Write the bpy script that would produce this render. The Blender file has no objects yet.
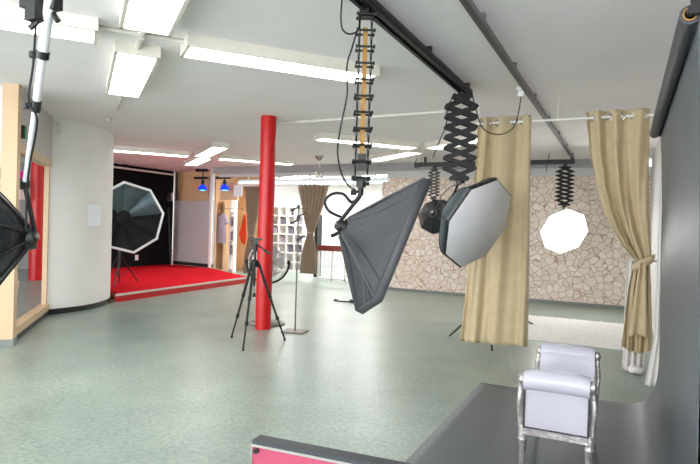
import bpy, math, random
from mathutils import Vector, Matrix
random.seed(7)
S = bpy.context.scene
COL = S.collection
V = Vector
PI = math.pi
H = 3.2                      # ceiling height

# ------------------------------------------------------------------ camera
FPX = 566.0
yaw, pit, rol = (math.radians(a) for a in (25.86, -0.664, 1.722))
EYE = V((0, 0, 1.6))
FW = V((-math.sin(yaw)*math.cos(pit), math.cos(yaw)*math.cos(pit), math.sin(pit)))
r0 = V((math.cos(yaw), math.sin(yaw), 0)); u0 = r0.cross(FW)
RT = r0*math.cos(rol) + u0*math.sin(rol)
UP = -r0*math.sin(rol) + u0*math.cos(rol)
cd = bpy.data.cameras.new('camera'); cam = bpy.data.objects.new('camera', cd); COL.objects.link(cam)
cam.matrix_world = Matrix((( RT.x, UP.x, -FW.x, EYE.x), (RT.y, UP.y, -FW.y, EYE.y), (RT.z, UP.z, -FW.z, EYE.z), (0, 0, 0, 1)))
cd.sensor_width = 36; cd.lens = FPX/700*36; cd.clip_start = 0.05; cd.clip_end = 200
S.camera = cam
S.view_settings.view_transform = 'Standard'; S.view_settings.look = 'None'; S.view_settings.gamma = 1
S.view_settings.exposure = 0.85

def ray(x, y): return RT*((x-350)/FPX) - UP*((y-232)/FPX) + FW
def pz(x, y, z=0.0):
    d = ray(x, y); return EYE + d*((z-EYE.z)/d.z)
def py(x, y, Y):
    d = ray(x, y); return EYE + d*(Y/d.y)
def pd(x, y, t): return EYE + ray(x, y)*t
def pat(x, y, p): return pd(x, y, (V(p)-EYE).dot(FW))
def cv(a, b, c): return RT*a - UP*b + FW*c      # right, down, away

# ------------------------------------------------------------------ materials
def lin(c):
    c = c/255.0
    return c/12.92 if c <= 0.04045 else ((c+0.055)/1.055)**2.4
def rgb(t): return (lin(t[0]), lin(t[1]), lin(t[2]), 1)
def mat(name, col, rough=0.6, metal=0.0, var=0.05, scale=8.0, bump=0.0, emit=0.0, spec=0.5, trans=0.0, alpha=1.0, bscale=None):
    m = bpy.data.materials.new(name); m.use_nodes = True
    nt = m.node_tree; N = nt.nodes; L = nt.links
    b = N['Principled BSDF']
    b.inputs['Roughness'].default_value = rough; b.inputs['Metallic'].default_value = metal
    b.inputs['Specular IOR Level'].default_value = spec
    tc = N.new('ShaderNodeTexCoord'); nz = N.new('ShaderNodeTexNoise'); nz.inputs['Scale'].default_value = scale
    nz.inputs['Detail'].default_value = 4
    L.new(tc.outputs['Object'], nz.inputs['Vector'])
    cr = N.new('ShaderNodeValToRGB'); L.new(nz.outputs['Fac'], cr.inputs['Fac'])
    c = rgb(col)
    cr.color_ramp.elements[0].position = 0.3; cr.color_ramp.elements[1].position = 0.7
    cr.color_ramp.elements[0].color = tuple(max(0, v*(1-var)) for v in c[:3])+(1,)
    cr.color_ramp.elements[1].color = tuple(min(1, v*(1+var)) for v in c[:3])+(1,)
    L.new(cr.outputs['Color'], b.inputs['Base Color'])
    if bump:
        n2 = N.new('ShaderNodeTexNoise'); n2.inputs['Scale'].default_value = bscale or scale*6
        L.new(tc.outputs['Object'], n2.inputs['Vector'])
        bp = N.new('ShaderNodeBump'); bp.inputs['Strength'].default_value = bump; bp.inputs['Distance'].default_value = 0.02
        L.new(n2.outputs['Fac'], bp.inputs['Height']); L.new(bp.outputs['Normal'], b.inputs['Normal'])
    if emit:
        b.inputs['Emission Color'].default_value = c; b.inputs['Emission Strength'].default_value = emit
    if trans: b.inputs['Transmission Weight'].default_value = trans
    if alpha < 1: b.inputs['Alpha'].default_value = alpha
    return m

M = {}
def defmats():
    M['ceiling'] = mat('ceiling_paint', (246, 240, 240), .85, var=.02, scale=1.5, bump=.05)
    M['white'] = mat('white_paint', (238, 236, 233), .6, var=.02, scale=3)
    M['white_wall'] = mat('white_wall_paint', (212, 210, 208), .7, var=.02, scale=2)
    M['grey_wall'] = mat('grey_wall_paint', (196, 192, 192), .7, var=.03, scale=2)
    M['beam'] = mat('beam_paint', (176, 174, 176), .7, var=.03, scale=2)
    M['beige'] = mat('beige_lacquer', (212, 182, 148), .5, var=.04, scale=4)
    M['tan'] = mat('tan_wall', (226, 186, 140), .7, var=.05, scale=3)
    M['red'] = mat('red_paint', (196, 18, 20), .35, var=.05, scale=5)
    M['carpet'] = mat('red_carpet', (200, 18, 34), .95, var=.12, scale=30, bump=.4, bscale=160, spec=.1)
    M['black_wall'] = mat('black_molton', (14, 13, 16), .9, var=.5, scale=40, spec=.2)
    M['black'] = mat('black_metal', (16, 16, 17), .45, var=.2, scale=20)
    M['rubber'] = mat('black_rubber', (12, 12, 13), .6, var=.2, scale=20)
    M['plastic'] = mat('black_plastic', (24, 24, 26), .4, var=.15, scale=20)
    M['alu'] = mat('brushed_aluminium', (232, 232, 236), .32, metal=.35, var=.04, scale=15)
    M['chrome'] = mat('chrome', (190, 186, 182), .25, metal=.9, var=.05, scale=15)
    M['steel'] = mat('grey_steel', (120, 112, 108), .45, metal=.6, var=.08, scale=12)
    M['fabric'] = mat('dark_grey_nylon', (60, 62, 66), .62, var=.08, scale=18, bump=.25, bscale=60)
    M['fabric_light'] = mat('grey_nylon_edging', (80, 81, 85), .6, var=.06, scale=18)
    M['fabric_black'] = mat('black_nylon', (32, 36, 41), .34, var=.12, scale=14, bump=.35, bscale=30)
    M['fabric_teal'] = mat('teal_grey_nylon', (58, 72, 76), .55, var=.1, scale=14)
    M['lit_in'] = mat('lining_painted_light', (120, 140, 146), .5, metal=.5, var=.15, scale=6, bump=.2, bscale=20)  # lit tone of the upper inner panels, light put into the colour
    M['shade_hub_in'] = mat('lining_painted_shade_hub_black', (10, 12, 14), .7, var=.2, scale=6)  # painted shade of the other inner panels; also the black deflector
    M['diff_grey'] = mat('unlit_diffuser_cloth', (246, 243, 246), .8, var=.04, scale=4, bump=.1)
    M['diff_lit'] = mat('lit_diffuser_cloth', (255, 254, 250), .8, var=.01, emit=9.0)
    M['diff_white'] = mat('white_diffuser_cloth', (216, 216, 216), .8, var=.02)
    M['white_tape'] = mat('white_edging', (232, 234, 236), .7, var=.03)
    M['paper'] = mat('grey_backdrop_paper', (91, 97, 102), .5, var=.05, scale=2.2)
    M['curtain'] = mat('khaki_cotton', (200, 182, 148), .85, var=.06, scale=10, bump=.2, bscale=120, spec=.2)
    M['drape'] = mat('taupe_cotton', (158, 138, 120), .85, var=.08, scale=6, spec=.2)
    M['sheer'] = mat('white_sheer', (240, 236, 232), .85, var=.04, scale=6, spec=.2)
    M['leather'] = mat('white_leather', (202, 200, 213), .24, var=.02, scale=3, bump=.12, bscale=9)
    M['silverleaf'] = mat('silver_leaf', (205, 200, 198), .35, metal=.7, var=.25, scale=30, bump=.4, bscale=40)
    M['rugm'] = mat('white_shag', (248, 245, 242), .95, var=.08, scale=40, spec=.1)
    M['ply'] = mat('tan_strap', (178, 134, 70), .6, var=.15, scale=30)
    M['lens'] = mat('fluorescent_diffuser', (255, 253, 248), .6, var=.01, emit=7.0)
    M['fill_far'] = mat('added_fill_diffuser', (255, 254, 252), .6, var=.01, emit=22.0)  # for the unseen lamps added to brighten the far room
    M['rail_grey'] = mat('grey_rail_paint', (128, 124, 124), .5, metal=.2, var=.05)
    M['nail'] = mat('dark_nail_heads', (60, 52, 46), .35, metal=.6)
    M['paper_dark'] = mat('dark_grey_rolled_paper', (72, 74, 79), .5, var=.05, scale=2.2)
    M['fix'] = mat('light_housing', (232, 226, 214), .5, var=.02)
    M['pipe'] = mat('cream_conduit', (222, 217, 208), .5, var=.02)
    M['blue'] = mat('blue_lamp_glass', (8, 50, 215), .3, var=.05, emit=.7)
    M['cyan'] = mat('lit_cyan_glass', (90, 210, 255), .3, var=.03, emit=1.4)
    M['orange'] = mat('orange_cloth', (232, 76, 34), .8, var=.08, scale=10)
    M['lilac'] = mat('lilac_grey_jersey', (176, 168, 184), .85, var=.06, scale=10)
    M['handrail'] = mat('red_brown_wood', (128, 48, 36), .45, var=.15, scale=12)
    M['magenta'] = mat('magenta_cloth', (224, 40, 150), .8, var=.2, scale=25)
    M['green'] = mat('leaf_green', (40, 140, 50), .5, var=.25, scale=12)
    M['terracotta'] = mat('pale_pot', (200, 190, 180), .6)
    M['pink'] = mat('red_gloss_board', (172, 70, 98), .25, var=.06, scale=2)
    M['charcoal'] = mat('charcoal_edge', (52, 56, 62), .45, var=.06, scale=10)
    M['skirting'] = mat('black_skirting', (22, 24, 28), .5)
    M['grey_skirt'] = mat('grey_skirting', (126, 130, 128), .5)
    M['exit'] = mat('exit_sign_green', (20, 110, 60), .5)
    M['glassy'] = mat('clear_panel', (235, 240, 245), .1, var=.01, alpha=.25)
    M['cage'] = mat('grey_wire', (206, 208, 210), .45, metal=.2)
    M['fanblade'] = mat('clear_grey_blade', (205, 206, 208), .4, var=.03)
    M['deck'] = mat('pale_floor_trim', (206, 196, 186), .6)
    M['cover'] = mat('grey_binder', (120, 118, 132), .6, var=.5, scale=20)

    # polished concrete floor
    m = mat('polished_concrete', (150, 160, 152), .3, var=.0); nt = m.node_tree; N = nt.nodes; L = nt.links; b = N['Principled BSDF']
    for l in list(b.inputs['Base Color'].links): L.remove(l)
    tc = N.new('ShaderNodeTexCoord')
    n1 = N.new('ShaderNodeTexNoise'); n1.inputs['Scale'].default_value = .9; n1.inputs['Detail'].default_value = 8; n1.inputs['Roughness'].default_value = .65
    n2 = N.new('ShaderNodeTexNoise'); n2.inputs['Scale'].default_value = 26; n2.inputs['Detail'].default_value = 6
    for n in (n1, n2): L.new(tc.outputs['Object'], n.inputs['Vector'])
    c1 = N.new('ShaderNodeValToRGB'); c1.color_ramp.elements[0].position = .33; c1.color_ramp.elements[1].position = .68
    c1.color_ramp.elements[0].color = rgb((130, 146, 138)); c1.color_ramp.elements[1].color = rgb((163, 177, 168))
    c2 = N.new('ShaderNodeValToRGB'); c2.color_ramp.elements[0].position = .36; c2.color_ramp.elements[1].position = .6
    c2.color_ramp.elements[0].color = (.74, .75, .74, 1); c2.color_ramp.elements[1].color = (1, 1, 1, 1)
    L.new(n1.outputs['Fac'], c1.inputs['Fac']); L.new(n2.outputs['Fac'], c2.inputs['Fac'])
    mx = N.new('ShaderNodeMix'); mx.data_type = 'RGBA'; mx.blend_type = 'MULTIPLY'; mx.inputs[0].default_value = 1
    L.new(c1.outputs['Color'], mx.inputs[6]); L.new(c2.outputs['Color'], mx.inputs[7]); L.new(mx.outputs[2], b.inputs['Base Color'])
    rr = N.new('ShaderNodeMapRange'); rr.inputs[3].default_value = .24; rr.inputs[4].default_value = .42
    L.new(n1.outputs['Fac'], rr.inputs[0]); L.new(rr.outputs[0], b.inputs['Roughness'])
    M['floor'] = m

    # flagstone wallpaper
    m = mat('flagstone_wallpaper', (220, 200, 180), .75, var=0); nt = m.node_tree; N = nt.nodes; L = nt.links; b = N['Principled BSDF']
    for l in list(b.inputs['Base Color'].links): L.remove(l)
    tc = N.new('ShaderNodeTexCoord')
    mp = N.new('ShaderNodeMapping'); mp.inputs['Scale'].default_value = (1, 0.0, 1.15)
    L.new(tc.outputs['Object'], mp.inputs['Vector'])
    nd = N.new('ShaderNodeTexNoise'); nd.inputs['Scale'].default_value = 5; L.new(mp.outputs[0], nd.inputs['Vector'])
    va = N.new('ShaderNodeVectorMath'); va.operation = 'SCALE'; va.inputs['Scale'].default_value = .12; L.new(nd.outputs['Color'], va.inputs[0])
    vb = N.new('ShaderNodeVectorMath'); vb.operation = 'ADD'; L.new(mp.outputs[0], vb.inputs[0]); L.new(va.outputs[0], vb.inputs[1])
    v1 = N.new('ShaderNodeTexVoronoi'); v1.feature = 'DISTANCE_TO_EDGE'; v2 = N.new('ShaderNodeTexVoronoi')
    for v in (v1, v2): v.inputs['Scale'].default_value = 6.4; L.new(vb.outputs[0], v.inputs['Vector'])
    e = N.new('ShaderNodeValToRGB'); e.color_ramp.elements[0].position = .015; e.color_ramp.elements[1].position = .06
    e.color_ramp.elements[0].color = (0, 0, 0, 1); e.color_ramp.elements[1].color = (1, 1, 1, 1)
    L.new(v1.outputs['Distance'], e.inputs['Fac'])
    cc = N.new('ShaderNodeValToRGB'); cc.color_ramp.elements[0].color = rgb((218, 198, 182)); cc.color_ramp.elements[1].color = rgb((246, 236, 226))
    sx = N.new('ShaderNodeSeparateColor'); L.new(v2.outputs['Color'], sx.inputs[0])
    nn = N.new('ShaderNodeTexNoise'); nn.inputs['Scale'].default_value = 14; nn.inputs['Detail'].default_value = 6; L.new(mp.outputs[0], nn.inputs['Vector'])
    ad = N.new('ShaderNodeMath'); ad.operation = 'MULTIPLY_ADD'; ad.inputs[1].default_value = .55; L.new(sx.outputs[0], ad.inputs[0])
    m2 = N.new('ShaderNodeMath'); m2.operation = 'MULTIPLY'; m2.inputs[1].default_value = .5; L.new(nn.outputs['Fac'], m2.inputs[0]); L.new(m2.outputs[0], ad.inputs[2])
    L.new(ad.outputs[0], cc.inputs['Fac'])
    mx = N.new('ShaderNodeMix'); mx.data_type = 'RGBA'; L.new(e.outputs['Color'], mx.inputs[0])
    mx.inputs[6].default_value = rgb((186, 152, 132)); L.new(cc.outputs['Color'], mx.inputs[7]); L.new(mx.outputs[2], b.inputs['Base Color'])
    M['stone'] = m

    # strip of coloured lamps
    m = mat('coloured_strip_light', (255, 255, 255), .5, emit=1.0); nt = m.node_tree; N = nt.nodes; L = nt.links; b = N['Principled BSDF']
    tc = N.new('ShaderNodeTexCoord'); sp = N.new('ShaderNodeSeparateXYZ'); L.new(tc.outputs['Object'], sp.inputs[0])
    mr = N.new('ShaderNodeMapRange'); mr.inputs[1].default_value = -9.4; mr.inputs[2].default_value = -5.6; L.new(sp.outputs['X'], mr.inputs[0])
    cr = N.new('ShaderNodeValToRGB'); E = cr.color_ramp.elements
    E[0].position = 0; E[0].color = rgb((255, 250, 250)); E[1].position = 1; E[1].color = rgb((200, 225, 255))
    for p, c in ((.2, (255, 225, 235)), (.38, (255, 245, 250)), (.52, (255, 110, 90)), (.62, (255, 170, 210)), (.72, (120, 140, 255)), (.82, (90, 200, 255))):
        q = E.new(p); q.color = rgb(c)
    L.new(mr.outputs[0], cr.inputs['Fac']); L.new(cr.outputs['Color'], b.inputs['Emission Color']); L.new(cr.outputs['Color'], b.inputs['Base Color'])
    M['strip'] = m
defmats()

# ------------------------------------------------------------------ mesh builder
class MB:
    def __init__(s): s.v = []; s.f = []
    def add(s, vs, fs):
        o = len(s.v); s.v += [V(p) for p in vs]; s.f += [tuple(i+o for i in f) for f in fs]; return s
    def box(s, c, d, rz=0.0, mtx=None):
        x, y, z = (k/2 for k in d)
        p = [V((a*x, b*y, e*z)) for e in (-1, 1) for a, b in ((-1, -1), (1, -1), (1, 1), (-1, 1))]
        m = mtx or Matrix.Rotation(rz, 3, 'Z')
        p = [m @ q + V(c) for q in p]
        return s.add(p, [(3, 2, 1, 0), (4, 5, 6, 7), (0, 1, 5, 4), (1, 2, 6, 5), (2, 3, 7, 6), (3, 0, 4, 7)])
    def bar(s, a, b, w, t, side=None):
        a, b = V(a), V(b); d = (b-a); ln = d.length; d.normalize()
        h = V(side) if side is not None else (V((0, 0, 1)) if abs(d.z) < .9 else V((1, 0, 0)))
        n = d.cross(h).normalized(); h = n.cross(d).normalized()
        m = Matrix((d, n, h)).transposed()
        return s.box((a+b)/2, (ln, w, t), mtx=m)
    def tube(s, pts, r, seg=8, cap=True):
        pts = [V(p) for p in pts]; n = len(pts)
        rs = r if isinstance(r, (list, tuple)) else [r]*n
        up = None; rings = []
        for i, p in enumerate(pts):
            d = (pts[min(i+1, n-1)] - pts[max(i-1, 0)])
            if d.length < 1e-9: d = V((0, 0, 1))
            d.normalize()
            if up is None: up = V((0, 0, 1)) if abs(d.z) < .9 else V((1, 0, 0))
            x = up - d*up.dot(d)
            if x.length < 1e-6: x = d.orthogonal()
            x.normalize(); up = x; y = d.cross(x)
            rings.append([p + (x*math.cos(2*PI*k/seg) + y*math.sin(2*PI*k/seg))*rs[i] for k in range(seg)])
        vs = [q for g in rings for q in g]; fs = []
        for i in range(n-1):
            for k in range(seg):
                k2 = (k+1) % seg
                fs.append((i*seg+k, i*seg+k2, (i+1)*seg+k2, (i+1)*seg+k))
        if cap:
            fs.append(tuple(range(seg-1, -1, -1))); fs.append(tuple((n-1)*seg+k for k in range(seg)))
        return s.add(vs, fs)
    def lathe(s, prof, c=(0, 0, 0), axis=None, seg=24, close=False):
        c = V(c); ax = V(axis).normalized() if axis is not None else V((0, 0, 1))
        x = ax.orthogonal().normalized(); y = ax.cross(x)
        vs = []; fs = []; n = len(prof)
        for r, h in prof:
            for k in range(seg):
                a = 2*PI*k/seg
                vs.append(c + ax*h + (x*math.cos(a)+y*math.sin(a))*max(r, 1e-4))
        for i in range(n-1 if not close else n):
            j = (i+1) % n
            for k in range(seg):
                k2 = (k+1) % seg
                fs.append((i*seg+k, i*seg+k2, j*seg+k2, j*seg+k))
        return s.add(vs, fs)
    def ball(s, c, r, seg=12): 
        return s.lathe([(r*math.sin(PI*i/8), -r*math.cos(PI*i/8)) for i in range(9)], c, seg=seg)
    def grid(s, fn, nu, nv):
        vs = [fn(i/nu, j/nv) for j in range(nv+1) for i in range(nu+1)]
        fs = [(j*(nu+1)+i, j*(nu+1)+i+1, (j+1)*(nu+1)+i+1, (j+1)*(nu+1)+i) for j in range(nv) for i in range(nu)]
        return s.add(vs, fs)
    def prism(s, poly, z0, z1):
        n = len(poly); vs = [V((p[0], p[1], z0)) for p in poly]+[V((p[0], p[1], z1)) for p in poly]
        fs = [tuple(range(n-1, -1, -1)), tuple(range(n, 2*n))]+[(i, (i+1) % n, n+(i+1) % n, n+i) for i in range(n)]
        return s.add(vs, fs)
    def build(s, name, m, parent=None, smooth=40, solid=0.0, bevel=0.0, offset=0.0, label=None):
        org = V((0, 0, 0))
        if parent is None:
            xs = [p.x for p in s.v]; ys = [p.y for p in s.v]; zs = [p.z for p in s.v]
            org = V(((min(xs)+max(xs))/2, (min(ys)+max(ys))/2, min(zs))) if KEEP_ORG[0] is False else V((0, 0, 0))
        elif parent is not None:
            org = parent.matrix_world.translation if parent.parent is None else parent.parent.matrix_world.translation
            org = V(parent['_o']) if '_o' in parent else org
        me = bpy.data.meshes.new(name); me.from_pydata([tuple(p-org) for p in s.v], [], s.f); me.validate()
        import bmesh
        bm = bmesh.new(); bm.from_mesh(me); bmesh.ops.recalc_face_normals(bm, faces=bm.faces); bm.to_mesh(me); bm.free()
        if smooth:
            me.polygons.foreach_set('use_smooth', [True]*len(me.polygons)); me.set_sharp_from_angle(angle=math.radians(smooth))
        me.materials.append(M[m] if isinstance(m, str) else m)
        o = bpy.data.objects.new(name, me); COL.objects.link(o)
        if parent is not None: o.parent = parent
        else: o.location = org
        ORG[o.name] = org
        if bevel:
            b = o.modifiers.new('bevel', 'BEVEL'); b.width = bevel; b.segments = 2; b.limit_method = 'ANGLE'
        if solid:
            q = o.modifiers.new('solid', 'SOLIDIFY'); q.thickness = solid; q.offset = offset
        if label: o['label'] = label
        return o
KEEP_ORG = [False]; ORG = {}
def tag(o, label=None, cat=None, group=None, kind=None):
    if label: o['label'] = label
    if cat: o['category'] = cat
    if group: o['group'] = group
    if kind: o['kind'] = kind
    return o
def thing(name, loc, label, cat, group=None):
    o = bpy.data.objects.new(name, None); COL.objects.link(o); o.location = V(loc); o.empty_display_size = .1
    ORG[o.name] = V(loc)
    return tag(o, label, cat, group)
# children keep world coordinates: vertices are stored relative to the root's location
_build = MB.build
def build(s, name, m, parent=None, **k):
    if parent is not None:
        org = ORG[parent.name]
        s.v = [p-org for p in s.v]
        global_org = ORG.get('_zero'); 
        o = _raw(s, name, m, parent, **k); ORG[o.name] = org; return o
    return _build(s, name, m, None, **k)
def _raw(s, name, m, parent, smooth=40, solid=0.0, bevel=0.0, offset=0.0, label=None):
    import bmesh
    me = bpy.data.meshes.new(name); me.from_pydata([tuple(p) for p in s.v], [], s.f); me.validate()
    bm = bmesh.new(); bm.from_mesh(me); bmesh.ops.recalc_face_normals(bm, faces=bm.faces); bm.to_mesh(me); bm.free()
    if smooth:
        me.polygons.foreach_set('use_smooth', [True]*len(me.polygons)); me.set_sharp_from_angle(angle=math.radians(smooth))
    me.materials.append(M[m] if isinstance(m, str) else m)
    o = bpy.data.objects.new(name, me); COL.objects.link(o); o.parent = parent
    if bevel:
        b = o.modifiers.new('bevel', 'BEVEL'); b.width = bevel; b.segments = 2; b.limit_method = 'ANGLE'
    if solid:
        q = o.modifiers.new('solid', 'SOLIDIFY'); q.thickness = solid; q.offset = offset
    if label: o['label'] = label
    return o
MB.build = build
def struct(name, mb, m, parent=None, **k):
    KEEP_ORG[0] = True
    o = mb.build(name, m, parent, **k); KEEP_ORG[0] = False
    if parent is None: o['kind'] = 'structure'
    return o
def spline(pts, n=8):
    pts = [V(p) for p in pts]; out = []
    for i in range(len(pts)-1):
        a = pts[max(i-1, 0)]; b = pts[i]; c = pts[i+1]; d = pts[min(i+2, len(pts)-1)]
        for k in range(n):
            t = k/n
            out.append(.5*((2*b)+(c-a)*t+(2*a-5*b+4*c-d)*t*t+(3*b-a-3*c+d)*t**3))
    out.append(pts[-1]); return out
def cable(name, pts, r, label, group=None, m='rubber', cat='cable', parent=None, n=8):
    o = MB().tube(spline(pts, n), r, 6).build(name, m, parent)
    if parent is None: tag(o, label, cat, group)
    return o

# ------------------------------------------------------------------ the room
RWX = 0.47
struct('floor', MB().box((-6.95, 8.5, -.05), (18.9, 24, .1)), 'floor')
struct('ceiling', MB().box((-6.95, 8.5, H+.05), (18.9, 24, .1)), 'ceiling')
struct('wall_right', MB().box((RWX+.06, 8.0, H/2), (.12, 11.2, H)), 'white_wall')
struct('wall_right_return', MB().box((RWX+1.01, 2.46, H/2), (1.78, .12, H)), 'white_wall')
struct('wall_right_near', MB().box((2.36, -.55, H/2), (.12, 5.9, H)), 'white_wall')
struct('wall_left', MB().box((-16.3, 5.9, H/2), (.2, 18.8, H)).box((-16.3, 17.75, .35), (.2, 4.9, .7)).box((-16.3, 17.75, H-.1), (.2, 4.9, .2)), 'grey_wall')
w2 = thing('window_added_fill', (-16.3, 17.75, .7), None, None); w2['kind'] = 'structure'  # unseen opening added so sky light brightens the far room
mm = MB()
for k in range(4): mm.box((-16.3, 15.35+k*1.6, 1.85), (.08, .08, 2.3))
mm.box((-16.3, 17.75, .73), (.08, 4.8, .06)).box((-16.3, 17.75, 2.97), (.08, 4.8, .06)); mm.build('frame', 'white', w2)
struct('wall_far', MB().box((-10.5, 20.1, H/2), (11.4, .2, H)), 'white_wall')
struct('wall_far_right', MB().box((-5.0, 16.9, H/2), (.12, 6.4, H)), 'white_wall')
struct('wall_back', MB().box((-2.47, 13.5, 1.42), (5.88, .2, 2.84)), 'stone')
struct('trim_1', MB().box((-5.51, 13.5, 1.375), (.2, .2, 2.75)), 'stone')
# beam along the back of the room
struct('trim_2', MB().box((-5.3, 13.45, H-.08), (11.4, .3, .16)).box((-5.3, 13.40, H-.17), (11.4, .34, .03)), 'beam')
struct('trim_8', MB().box((-2.5, 13.48, H-.27), (5.95, .22, .18)), 'white_wall')
struct('trim_9', MB().box((-8.2, 13.48, H-.23), (5.4, .10, .10)), 'white_wall')
struct('baseboard_back', MB().box((-2.47, 13.385, .03), (5.88, .03, .06)), 'grey_skirt')

# curved white wall end on the left
arc = [(-8.50, 6.16), (-8.40, 6.10), (-8.33, 6.48), (-8.35, 6.85), (-8.48, 7.24), (-8.74, 7.66), (-9.1, 7.98), (-9.32, 8.03), (-9.36, 7.86), (-9.12, 7.5), (-8.72, 6.75)]
arcs = [p for p in spline([V((a, b, 0)) for a, b in arc], 6)]
struct('wall_left_curved', MB().prism([(p.x, p.y) for p in arcs], 0, H), 'white', smooth=60)
bb = MB()
front = [p for p in arcs[6:44]]
pts = []
for i, p in enumerate(front):
    d = (front[min(i+1, len(front)-1)]-front[max(i-1, 0)]).normalized(); n = V((d.y, -d.x, 0))
    pts.append((p+n*.012, p-n*.03))
vs = []; fs = []
for a, b in pts: vs += [a, b, b+V((0, 0, .09)), a+V((0, 0, .09))]
for i in range(len(pts)-1):
    for k in range(4): fs.append((i*4+k, i*4+(k+1) % 4, i*4+4+(k+1) % 4, i*4+4+k))
fs += [(0, 1, 2, 3), tuple(len(vs)-4+k for k in (3, 2, 1, 0))]
struct('baseboard_left', MB().add(vs, fs), 'skirting')

# beige portal and glazed opening between post and curved wall
A = V((-6.83, 4.45, 0)); B = V((-8.42, 6.10, 0)); dAB = (B-A).normalized(); ang = math.atan2(dAB.y, dAB.x); Lab = (B-A).length
def along(t, z): return A + dAB*t + V((0, 0, z))
struct('trim_3', MB().box((-6.83, 4.45, H/2), (.17, .17, H), rz=ang), 'beige')
struct('trim_4', MB().box((-6.83, 4.45, .04), (.19, .19, .08), rz=ang), 'grey_skirt')
struct('wall_left_header', MB().box(along(Lab/2+.04, 2.86), (Lab-.1, .12, .68), rz=ang), 'grey_wall')
w = thing('window_1', along(Lab/2, 0), None, None); w['kind'] = 'structure'
mm = MB().box(along(Lab/2+.04, 2.46), (Lab-.1, .13, .12), rz=ang); mm.box(along(Lab/2+.04, .13), (Lab-.1, .14, .1), rz=ang)
mm.box(along(Lab-.035, 1.25), (.07, .07, 2.3), rz=ang); mm.build('frame', 'beige', w)
MB().box(along(Lab/2+.04, .04), (Lab-.1, .12, .08), rz=ang).build('plinth', 'skirting', w)
# portal continuing to the left of the post
C2 = A + V((-math.sin(ang)*-1, 0, 0))*0
dl = V((-.92, .10, 0)).normalized(); angl = math.atan2(dl.y, dl.x)
struct('trim_5', MB().box(A+dl*.75+V((0, 0, 2.27)), (1.34, .12, .16), rz=angl), 'beige')
struct('wall_left_over_door', MB().box(A+dl*.75+V((0, 0, 2.775)), (1.34, .10, .85), rz=angl), 'grey_wall')

# exit sign on the header
ex = thing('exit_sign', along(.62, 2.6), 'small green and black exit sign on the grey wall above the beige opening', 'sign')
nrm = V((-dAB.y, dAB.x, 0)); nrm = nrm if nrm.dot(EYE-along(.5, 2)) > 0 else -nrm
ep = along(.2, 2.66)+nrm*.085
MB().box(ep, (.10, .05, .16), rz=ang).build('box', 'black', ex)
MB().box(ep+nrm*.028, (.09, .006, .15), rz=ang).build('face', 'exit', ex)

# pale access panel on the curved wall
pc = V((-8.375, 6.86, 1.64)); pn = V((.97, -.2, 0)).normalized(); pang = math.atan2(pn.y, pn.x)
ap = thing('access_panel', pc+V((-.0, 0, -.2)), 'square white cover panel fixed to the curved white wall', 'panel')
MB().box(pc+pn*.01, (.05, .42, .38), rz=pang).build('cover', 'white_tape', ap, bevel=.006)
MB().box(pc+pn*.036+V((-.03, .14, .1)), (.008, .09, .12), rz=pang).build('latch_plate', 'white', ap)
hk = MB(); hp = V((-8.375, 6.22, 3.02))
hk.tube(spline([hp+V((.0, 0, .12)), hp+V((.03, -.03, .1)), hp+V((.045, -.03, 0)), hp+V((.03, 0, -.08)), hp+V((.02, .04, -.02)), hp+V((.02, .03, .08)), hp+V((.0, 0, .12))], 6), .009, 6)
tag(hk.build('wall_hook', 'pipe'), 'small white loop hook high on the curved white wall', 'hook')

# room beyond the beige opening
cp = V((-13.2, 9.3, 0))
rc = thing('red_column', cp, 'red column seen through the beige opening behind the big black softbox', 'column')
MB().lathe([(.001, 0), (.16, 0), (.16, H), (.001, H)], cp, seg=28).build('shaft', 'red', rc)
for (x0, x1, yb, Y, lab) in ((19.5, 27, 181, None, 'magenta hanging cloth left of the far red column'), (42.5, 47.5, 262, None, 'speckled magenta strip curtain right of the far red column')):
    dpt = (cp-EYE).dot(FW)+.5
    a = pd(x0, 150, dpt); b = pd(x1, 150, dpt); zb = pd(x0, yb, dpt).z
    fm = MB().grid(lambda u, v: V((a.x+(b.x-a.x)*u, a.y+(b.y-a.y)*u+.03*math.sin(u*14), 2.75+(zb-2.75)*v)), 24, 6)
    tag(fm.build('hanging_cloth', 'magenta', solid=.01), lab, 'curtain')
pl = pz(10, 296, 0)
pt = thing('potted_plant', pl, 'green leafy plant beyond the beige opening below the black softbox', 'plant')
MB().lathe([(.001, 0), (.13, 0), (.17, .3), (.15, .3), (.14, .27), (.001, .27)], pl, seg=20).build('pot', 'terracotta', pt)
lf = MB()
for k in range(16):
    a = k*2.4; ln = .45+.25*random.random(); hgt = .55+.5*random.random()
    d = V((math.cos(a), math.sin(a), 0)); s = V((-d.y, d.x, 0)); pr = []
    for i in range(7):
        t = i/6; c = pl+V((0, 0, .27))+d*ln*t*t**.3*.6+V((0, 0, hgt*math.sin(t*2.2)/1.0))
        wd = .05*math.sin(PI*min(1, t*.9+.08)); pr += [c-s*wd, c+s*wd]
    lf.add(pr, [(2*i, 2*i+1, 2*i+3, 2*i+2) for i in range(6)])
lf.build('leaves', 'green', pt, solid=.004)
tv = thing('wall_monitor', pd(20, 192, 13.5), 'small black screen with white bracket seen through the beige opening', 'screen')
tp = pd(21, 184, 13.6)
MB().box(tp, (.08, .2, .26), rz=.6).build('screen', 'black', tv)
MB().box(tp+V((.0, .0, -.26)), (.08, .26, .24), rz=.6).build('bracket_box', 'white', tv)
mm = MB().tube([tp+V((-.05, 0, .1)), V((-16.21, tp.y, tp.z+.1))], .02); mm.build('arm', 'white', tv)

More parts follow.
